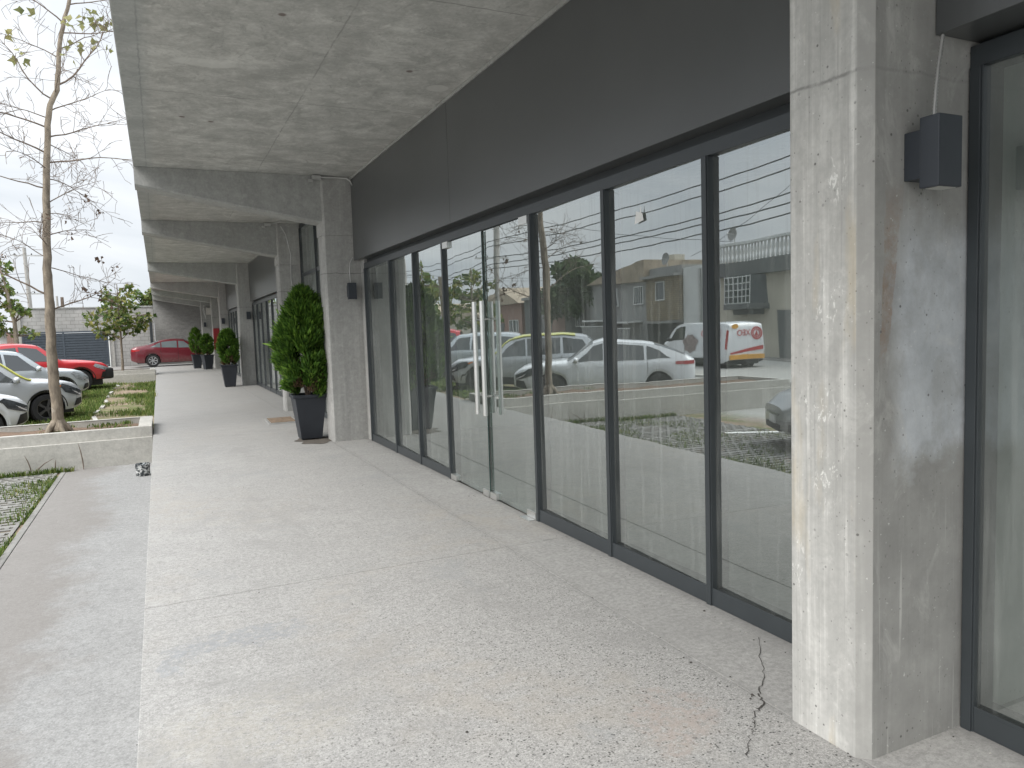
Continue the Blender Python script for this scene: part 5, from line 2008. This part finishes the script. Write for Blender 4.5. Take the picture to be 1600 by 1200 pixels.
# loose-leaved tree at left edge, beyond the pickup
leafy_tree((-5.75, 40.3, -0.05), "sparse leafy tree with leaning trunk at left edge beyond the red pickup", 5.0,
           [(-0.15, 0.2, 3.3, 0.42), (0.15, -0.2, 3.0, 0.36), (-0.55, 0, 4.35, 0.45), (-0.3, 0.2, 3.9, 0.34), (-0.95, 0.1, 2.6, 0.5), (-0.6, 0.3, 2.2, 0.42), (0.42, 0.1, 2.9, 0.2), (0.3, 0.0, 2.15, 0.2),
            (0.62, 0.1, 1.9, 0.2), (-1.0, 0.4, 3.6, 0.4), (-0.4, 0.5, 5.0, 0.4)], 0.13, 33, leaf=0.24, nleaf=46, lean=(-0.45, 0.0))
# outer row of young trees: their crowns show in the shop doors
for i, (x, y, lab, sd) in enumerate(((-9.5, 47.9, "leafy young tree behind the parked cars, its crown mirrored in the glass doors", 41),
                                     (-9.3, 40.6, "bushy young tree behind the parked cars, farther along the outer row", 43))):
    g3 = np.random.default_rng(sd)
    cl = [(g3.normal(0, 0.75), g3.normal(0, 0.75), g3.uniform(2.0, 5.0), g3.uniform(0.28, 0.5)) for _ in range(17)]
    leafy_tree((x, y, gz(y) - 0.05), lab, 5.2, cl, 0.09, sd, leaf=0.26, nleaf=44)
# dense dark tree across the street
g3 = np.random.default_rng(77)
cl = []
for _ in range(95):
    d = Vector(g3.normal(0, 1, 3)).normalized() * (g3.random() ** 0.4)
    cl.append((d.x * 2.4, d.y * 3.6, 4.2 + d.z * 2.2, g3.uniform(0.5, 0.8)))
leafy_tree((-20.6, 49.8, -0.4), "dense dark green tree filling the gap between houses across the street", 5.0, cl, 0.22, 78, leaf=0.42, nleaf=26, mat='bush')
g3 = np.random.default_rng(79)
cl = [(g3.normal(0, 0.9), g3.normal(0, 0.5), g3.uniform(2.6, 4.0), g3.uniform(0.35, 0.6)) for _ in range(14)]
leafy_tree((-0.7, 50.6, 0.0), "yellow-green bush showing over the block wall beside the canopy", 3.4, [(a, b, c_ + 0.3, d_) for a, b, c_, d_ in cl], 0.08, 80, leaf=0.24, nleaf=40)

# ------------------------------------------------------------------ far wall, gate, posts, poles
wl = tag(empty("block_wall", (-3.2, 47.7, 0)), "grey concrete block wall behind the dark sliding gate", "wall")
wl.location = (0, 0, 0)
m = MB()
WT = 3.28
m.box(-6.62, -0.17, 47.7, 47.9, 1.98, WT)
m.box(-2.25, -0.17, 47.7, 47.9, -0.4, 1.98)
m.build("block_panel", M['block'], wl)
m = MB()
m.box(-2.48, -2.25, 47.62, 47.95, -0.4, 1.978)
m.build("gate_pillar", M['kerb'], wl, bevel=0.01)
m = MB()
m.box(-6.95, -6.62, 47.62, 62, -0.4, WT - 0.01)
m.build("return_wall", M['planter'], wl)
m = MB()
m.box(-6.97, -0.172, 47.66, 47.94, WT + 0.001, WT + 0.07)
m.build("coping", M['beam'], wl, bevel=0.01)
gt = tag(empty("sliding_gate", (0, 0, 0)), "dark slate metal gate with horizontal slats under the block wall", "gate")
m = MB()
for k in range(13):
    z = 0.10 + k * 0.141
    m.box(-6.52, -2.55, 47.545, 47.575, z, z + 0.105)
m.box(-6.52, -2.55, 47.5752, 47.59, 0.10, 1.93)
m.build("slat_panel", M['gate'], gt)
m = MB()
for x in (-6.56, -4.68, -2.56):
    m.box(x - 0.04, x + 0.04, 47.53, 47.61, 0.02, 1.95)
m.box(-6.6, -2.52, 47.52, 47.62, 1.951, 2.03)
m.box(-6.6, -2.52, 47.54, 47.60, 0.015, 0.09)
m.build("gate_frame", M['gate'], gt, bevel=0.004)
r = tag(empty("steel_post", (-0.33, 47.3, -0.02)), "dark steel post rising behind the wine red saloon", "post")
m = MB()
m.box(-0.075, 0.075, -0.06, 0.06, 0.0, 2.62)
m.build("post_shaft", M['frame'], r, bevel=0.006)
m = MB()
m.lathe([(0.0, 2.70), (0.06, 2.66), (0.075, 2.60), (0.075, 2.55)], 12)
m.build("post_cap", M['frame'], r, smooth=50)
for i, (x, hh, w, lab) in enumerate(((-5.02, 0.35, 0.05, "shortest rusty stub standing on the block wall"), (-4.86, 0.62, 0.06, "thin pale stub standing on the block wall, left of the thick one"),
                                     (-4.62, 0.56, 0.095, "thick dark timber stub standing on the block wall"))):
    m = MB()
    m.frustum((0, 0), 0, hh, w, w * 0.85, rot=0.4)
    tag(m.build("wall_stub", M['twig'] if i != 1 else M['pole'], bevel=0.005, loc=(x, 47.8, WT + 0.07)), lab, "wall stub")
# house and car glimpsed at the far left
r = tag(empty("low_house", (0, 0, 0)), "low pale house with brick gatepost glimpsed at the far left behind the pickup", "house")
m = MB()
m.box(-12.5, -8.9, 58, 64, -0.4, 2.05)
m.build("wall", M['house_white'], r)
m = MB()
m.box(-12.7, -8.7, 57.7, 64.2, 2.05, 2.2)
m.build("roof", M['house_dark'], r)
m = MB()
m.box(-8.75, -8.0, 57.2, 57.9, -0.4, 2.15)
m.build("brick_pillar", M['house_brick'], r)
m = MB()
m.box(-11.2, -9.6, 57.95, 58.02, 0.9, 1.6)
m.build("window", M['house_glass'], r)


def utility_pole(x, y, h, label, arm=True, lean=0.0):
    r = tag(empty("utility_pole", (x, y, -0.45)), label, "utility pole", "utility poles along the street")
    m = MB()
    m.tube([(0, 0, 0), (lean * 0.5, 0, h * 0.5), (lean, 0, h)], [0.17, 0.14, 0.11], 10)
    m.build("shaft", M['pole'], r, smooth=60)
    m = MB()
    for z in (h * 0.93, h * 0.62):
        m.box(-0.7 + lean, 1.3 + lean, -0.05, 0.05, z, z + 0.09)
    m.build("cross_arm", M['galv'], r)
    m = MB()
    for z in (h * 0.93, h * 0.62):
        for q in (-0.6, 0.4, 1.2):
            m.lathe([(0.03, z + 0.09), (0.05, z + 0.12), (0.02, z + 0.2), (0.0, z + 0.21)], 8, 0, Matrix.Translation((q + lean, 0, 0)))
    m.build("insulators", M['black'], r)
    return r


utility_pole(-7.75, 61.0, 8.4, "grey utility pole standing behind the block wall, left of the bare tree trunk", lean=-0.15)
POLES = [(-11.3, -22.0), (-11.3, 12.0), (-11.3, 41.5), (-11.3, 66.0)]
labs = ["street utility pole well before the shops, behind the photographer", "street utility pole level with the long planter", "street utility pole mirrored at the right edge of the glass doors", "farthest street utility pole beyond the low roofs"]
for (x, y), lb in zip(POLES, labs):
    utility_pole(x, y, 9.6, lb)


def wire(a, b, sag, name, lab, rad=0.012):
    m = MB()
    pts = [Vector(a).lerp(Vector(b), q) - Vector((0, 0, sag * 4 * q * (1 - q))) for q in np.linspace(0, 1, 14)]
    m.tube(pts, rad, 4)
    return tag(m.build("overhead_wire", M['wire']), lab, "wire", "overhead wires along the street")


for k, (dx, z) in enumerate(((-0.6, 8.6), (0.4, 8.6), (1.2, 8.6), (0.1, 6.6), (0.2, 6.25), (0.15, 5.6), (0.2, 5.2), (0.15, 4.95))):
    for (p0, p1) in zip(POLES[:-1], POLES[1:]):
        wire((p0[0] + dx, p0[1], z), (p1[0] + dx, p1[1], z), 0.35 + 0.08 * (k % 3), "w", "black overhead wire strung between the street utility poles", 0.014 if k < 3 else 0.022)
for (a, b) in (((-11.3, 41.5, 8.2), (-19.0, 30.0, 5.4)), ((-11.3, 12.0, 8.2), (-19.5, 34.0, 5.0)), ((-11.3, 12.0, 8.3), (-1.0, 20.0, 12.0)), ((-11.3, 41.5, 7.6), (-20.0, 52.0, 5.2))):
    wire(a, b, 0.4, "w", "thin service wire slanting from a street pole to a roof", 0.012)
for z in (5.0, 4.75):
    wire((-7.8, 61, z + 1.2), (-40, 66, z + 1.4), 0.5, "w", "thin wire running left from the pole behind the block wall", 0.014)

# ------------------------------------------------------------------ houses across the street (mirrored in the shop glass)
def window_part(parent, x, y0, y1, z0, z1, bars=True):
    m = MB()
    f = 0.06
    m.box(x, x + 0.07, y0, y1, z0, z0 + f)
    m.box(x, x + 0.07, y0, y1, z1 - f, z1)
    m.box(x, x + 0.07, y0, y0 + f, z0 + f, z1 - f)
    m.box(x, x + 0.07, y1 - f, y1, z0 + f, z1 - f)
    if bars:
        n = 4
        for k in range(1, n):
            y = y0 + (y1 - y0) * k / n
            m.box(x + 0.01, x + 0.06, y - 0.018, y + 0.018, z0 + f, z1 - f)
    w = m.build("window", M['house_white'], parent)
    m = MB()
    m.box(x - 0.01, x + 0.008, y0 + f, y1 - f, z0 + f, z1 - f)
    m.build("pane", M['house_glass'], w)
    return w


HX = -20.0
# balustraded cream house with oriel
h = tag(empty("balustrade_house", (0, 0, 0)), "cream two-storey house with roof balustrade and barred oriel window", "house")
m = MB()
m.box(-29, HX, 19.0, 32.4, -0.35, 3.75)
m.build("wall", M['house_cream'], h)
m = MB()
m.box(-29, HX + 0.35, 18.9, 32.48, 3.751, 4.45)
m.build("parapet", M['house_dark'], h)
m = MB()
y = 19.0
while y < 32.3:
    m.lathe([(0.05, 4.45), (0.09, 4.55), (0.05, 4.72), (0.10, 4.95), (0.05, 5.22), (0.07, 5.3)], 8, 0, Matrix.Translation((HX + 0.22, y, 0)))
    y += 0.27
bal = m.build("balusters", M['house_white'], h, smooth=50)
m = MB()
m.box(HX + 0.1, HX + 0.36, 18.9, 32.46, 5.301, 5.45)
m.build("hand_rail", M['house_white'], bal, bevel=0.02)
m = MB()
m.prism([(HX, 28.6), (HX + 0.75, 29.0), (HX + 0.75, 31.0), (HX, 31.4)], 'z', 2.3, 3.7)
ori = m.build("oriel", M['house_glass'], h)
m = MB()
for k in range(7):
    yy = 29.0 + 2.0 * k / 6
    m.box(HX + 0.751, HX + 0.79, yy - 0.025, yy + 0.025, 2.3, 3.7)
for k in range(5):
    z = 2.32 + 1.34 * k / 4
    m.box(HX + 0.752, HX + 0.785, 29.0, 31.0, z - 0.025, z + 0.025)
m.build("bars", M['house_white'], ori)
m = MB()
m.prism([(HX - 0.01, 28.5), (HX + 0.8, 28.95), (HX + 0.8, 31.05), (HX - 0.01, 31.5)], 'z', 2.02, 2.299)
m.prism([(HX - 0.01, 28.9), (HX + 0.4, 29.2), (HX + 0.4, 30.8), (HX - 0.01, 31.1)], 'z', 1.75, 2.019)
m.build("corbel", M['house_dark'], ori)
m = MB()
m.box(HX - 0.02, HX + 0.04, 23.5, 27.9, -0.33, 1.95)
m.build("garage_door", M['house_dark'], h)
window_part(h, HX + 0.001, 22.0, 23.6, 2.3, 3.4)
# white plain house
h = tag(empty("plain_house", (0, 0, 0)), "plain white box house with drainpipe between the cream and the stone house", "house")
m = MB()
m.box(-28, HX - 0.3, 32.5, 35.95, -0.35, 4.55)
m.build("wall", M['house_white'], h)
m = MB()
m.tube([(HX - 0.22, 34.4, -0.3), (HX - 0.22, 34.4, 4.4)], 0.06, 8)
m.build("drainpipe", M['galv'], h)
m = MB()
m.box(HX - 0.31, HX - 0.24, 33.0, 33.9, -0.33, 1.7)
m.build("door", M['house_dark'], h)
# stone faced house
h = tag(empty("stone_house", (0, 0, 0)), "brown stone-faced upper floor house with one dark window and parapet", "house")
m = MB()
m.box(-28, HX, 36.0, 39.5, 1.6, 4.15)
m.build("wall", M['stone'], h)
m = MB()
m.box(-28, HX - 0.9, 36.02, 39.48, -0.35, 1.599)
m.build("ground_floor", M['house_dark'], h)
m = MB()
m.box(-28, HX + 0.4, 35.96, 39.6, 4.151, 4.3)
m.box(-28, HX - 0.2, 36.0, 39.5, 4.3005, 4.75)
m.build("parapet", M['house_grey'], h)
window_part(h, HX + 0.001, 37.3, 38.35, 2.8, 3.9, bars=False)
m = MB()
m.box(HX - 0.5, HX + 0.3, 36.1, 39.4, 1.45, 1.598)
m.build("door_canopy", M['house_grey'], h)
# grey house with two windows and pitched roof
h = tag(empty("grey_house", (0, 0, 0)), "grey rendered house with two white-barred windows and sloping clay roof", "house")
m = MB()
m.box(-28, HX - 0.05, 39.55, 46.5, -0.35, 4.05)
m.build("wall", M['house_grey'], h)
m = MB()
m.prism([(39.5, 5.35), (40.3, 5.30), (46.6, 4.06), (39.5, 4.06)], 'x', -28, HX + 0.15)
rf = m.build("roof", M['tile_red'], h)
m = MB()
m.box(-23, -22.2, 39.6, 40.5, 4.5, 5.7)
m.build("chimney", M['house_cream'], rf)
window_part(h, HX - 0.049, 39.85, 41.1, 2.65, 3.8)
window_part(h, HX - 0.049, 42.4, 43.8, 2.65, 3.8)
m = MB()
m.box(HX - 0.05, HX + 0.9, 40.0, 46.0, 1.55, 1.66)
m.build("awning", M['house_white'], h)
m = MB()
for k in range(38):
    y = 39.8 + k * 0.17
    m.box(HX + 0.88, HX + 0.91, y - 0.012, y + 0.012, -0.3, 1.25)
m.box(HX + 0.87, HX + 0.92, 39.7, 46.3, 1.2, 1.26)
tag(m.build("railing", M['house_white']), "white vertical-bar railing before the grey house", "railing")
# dark building under the big tree and long low row beyond
h = tag(empty("dark_house", (0, 0, 0)), "dark low house with flat roof half hidden under the dense tree", "house")
m = MB()
m.box(-26, HX - 0.4, 46.6, 58.0, -0.35, 3.6)
m.build("wall", M['house_dark'], h)
m = MB()
m.box(-26.2, HX - 0.1, 46.55, 58.2, 3.601, 3.8)
m.build("roof", M['house_grey'], h)
window_part(h, HX - 0.399, 48.0, 49.5, 1.2, 2.4)
m = MB()
m.box(HX - 0.42, HX - 0.36, 51.0, 53.2, -0.33, 2.1)
m.build("door", M['house_brick'], h)
for i, (ya, yb, zt, mt, lab) in enumerate(((58.5, 66.5, 3.4, 'house_brick', "brick bungalow with a pitched tile roof beside the pole"), (67.0, 79.0, 2.4, 'house_cream', "long low cream bungalow with tiled roof farther up the street"),
                                           (80, 96, 2.9, 'house_white', "white bungalow with shallow tiled roof at the end of the street"))):
    h = tag(empty("bungalow", (0, 0, 0)), lab, "house")
    m = MB()
    m.box(-27, HX - 0.2, ya, yb, -0.35, zt)
    m.build("wall", M[mt], h)
    m = MB()
    m.prism([(ya - 0.3, zt + 0.001), (yb + 0.3, zt + 0.001), ((ya + yb) / 2, zt + 1.5)], 'x', -27.2, HX + 0.3)
    m.build("roof", M['tile_red'], h)
    window_part(h, HX - 0.199, ya + 1.2, ya + 2.8, 0.9, 2.0)
    m = MB()
    m.box(HX - 0.21, HX - 0.15, ya + 4, ya + 5, -0.33, 1.75)
    m.build("door", M['house_dark'], h)
for (x, y, z, s_, lab) in ((HX + 0.1, 31.0, 5.45, 0.33, "round satellite dish above the roof balustrade"), (HX - 0.4, 37.6, 4.75, 0.36, "round satellite dish on the stone house parapet")):
    r = tag(empty("satellite_dish", (x, y, z)), lab, "satellite dish")
    m = MB()
    m.lathe([(0.0, -0.08), (s_ * 0.6, -0.05), (s_, 0.03), (s_, 0.045), (s_ * 0.6, -0.03), (0, -0.06)], 20, 0, Matrix.Translation((0.1, 0, s_ + 0.1)) @ Matrix.Rotation(math.radians(80), 4, 'Y'))
    m.build("dish", M['house_grey'], r, smooth=60)
    m = MB()
    m.tube([(0, 0, 0), (0, 0, s_ + 0.05), (0.08, 0, s_ + 0.1)], 0.025, 6)
    m.tube([(0.1, 0, s_ + 0.1), (0.45, 0, s_ + 0.15)], 0.012, 5)
    m.build("mount", M['galv'], r)
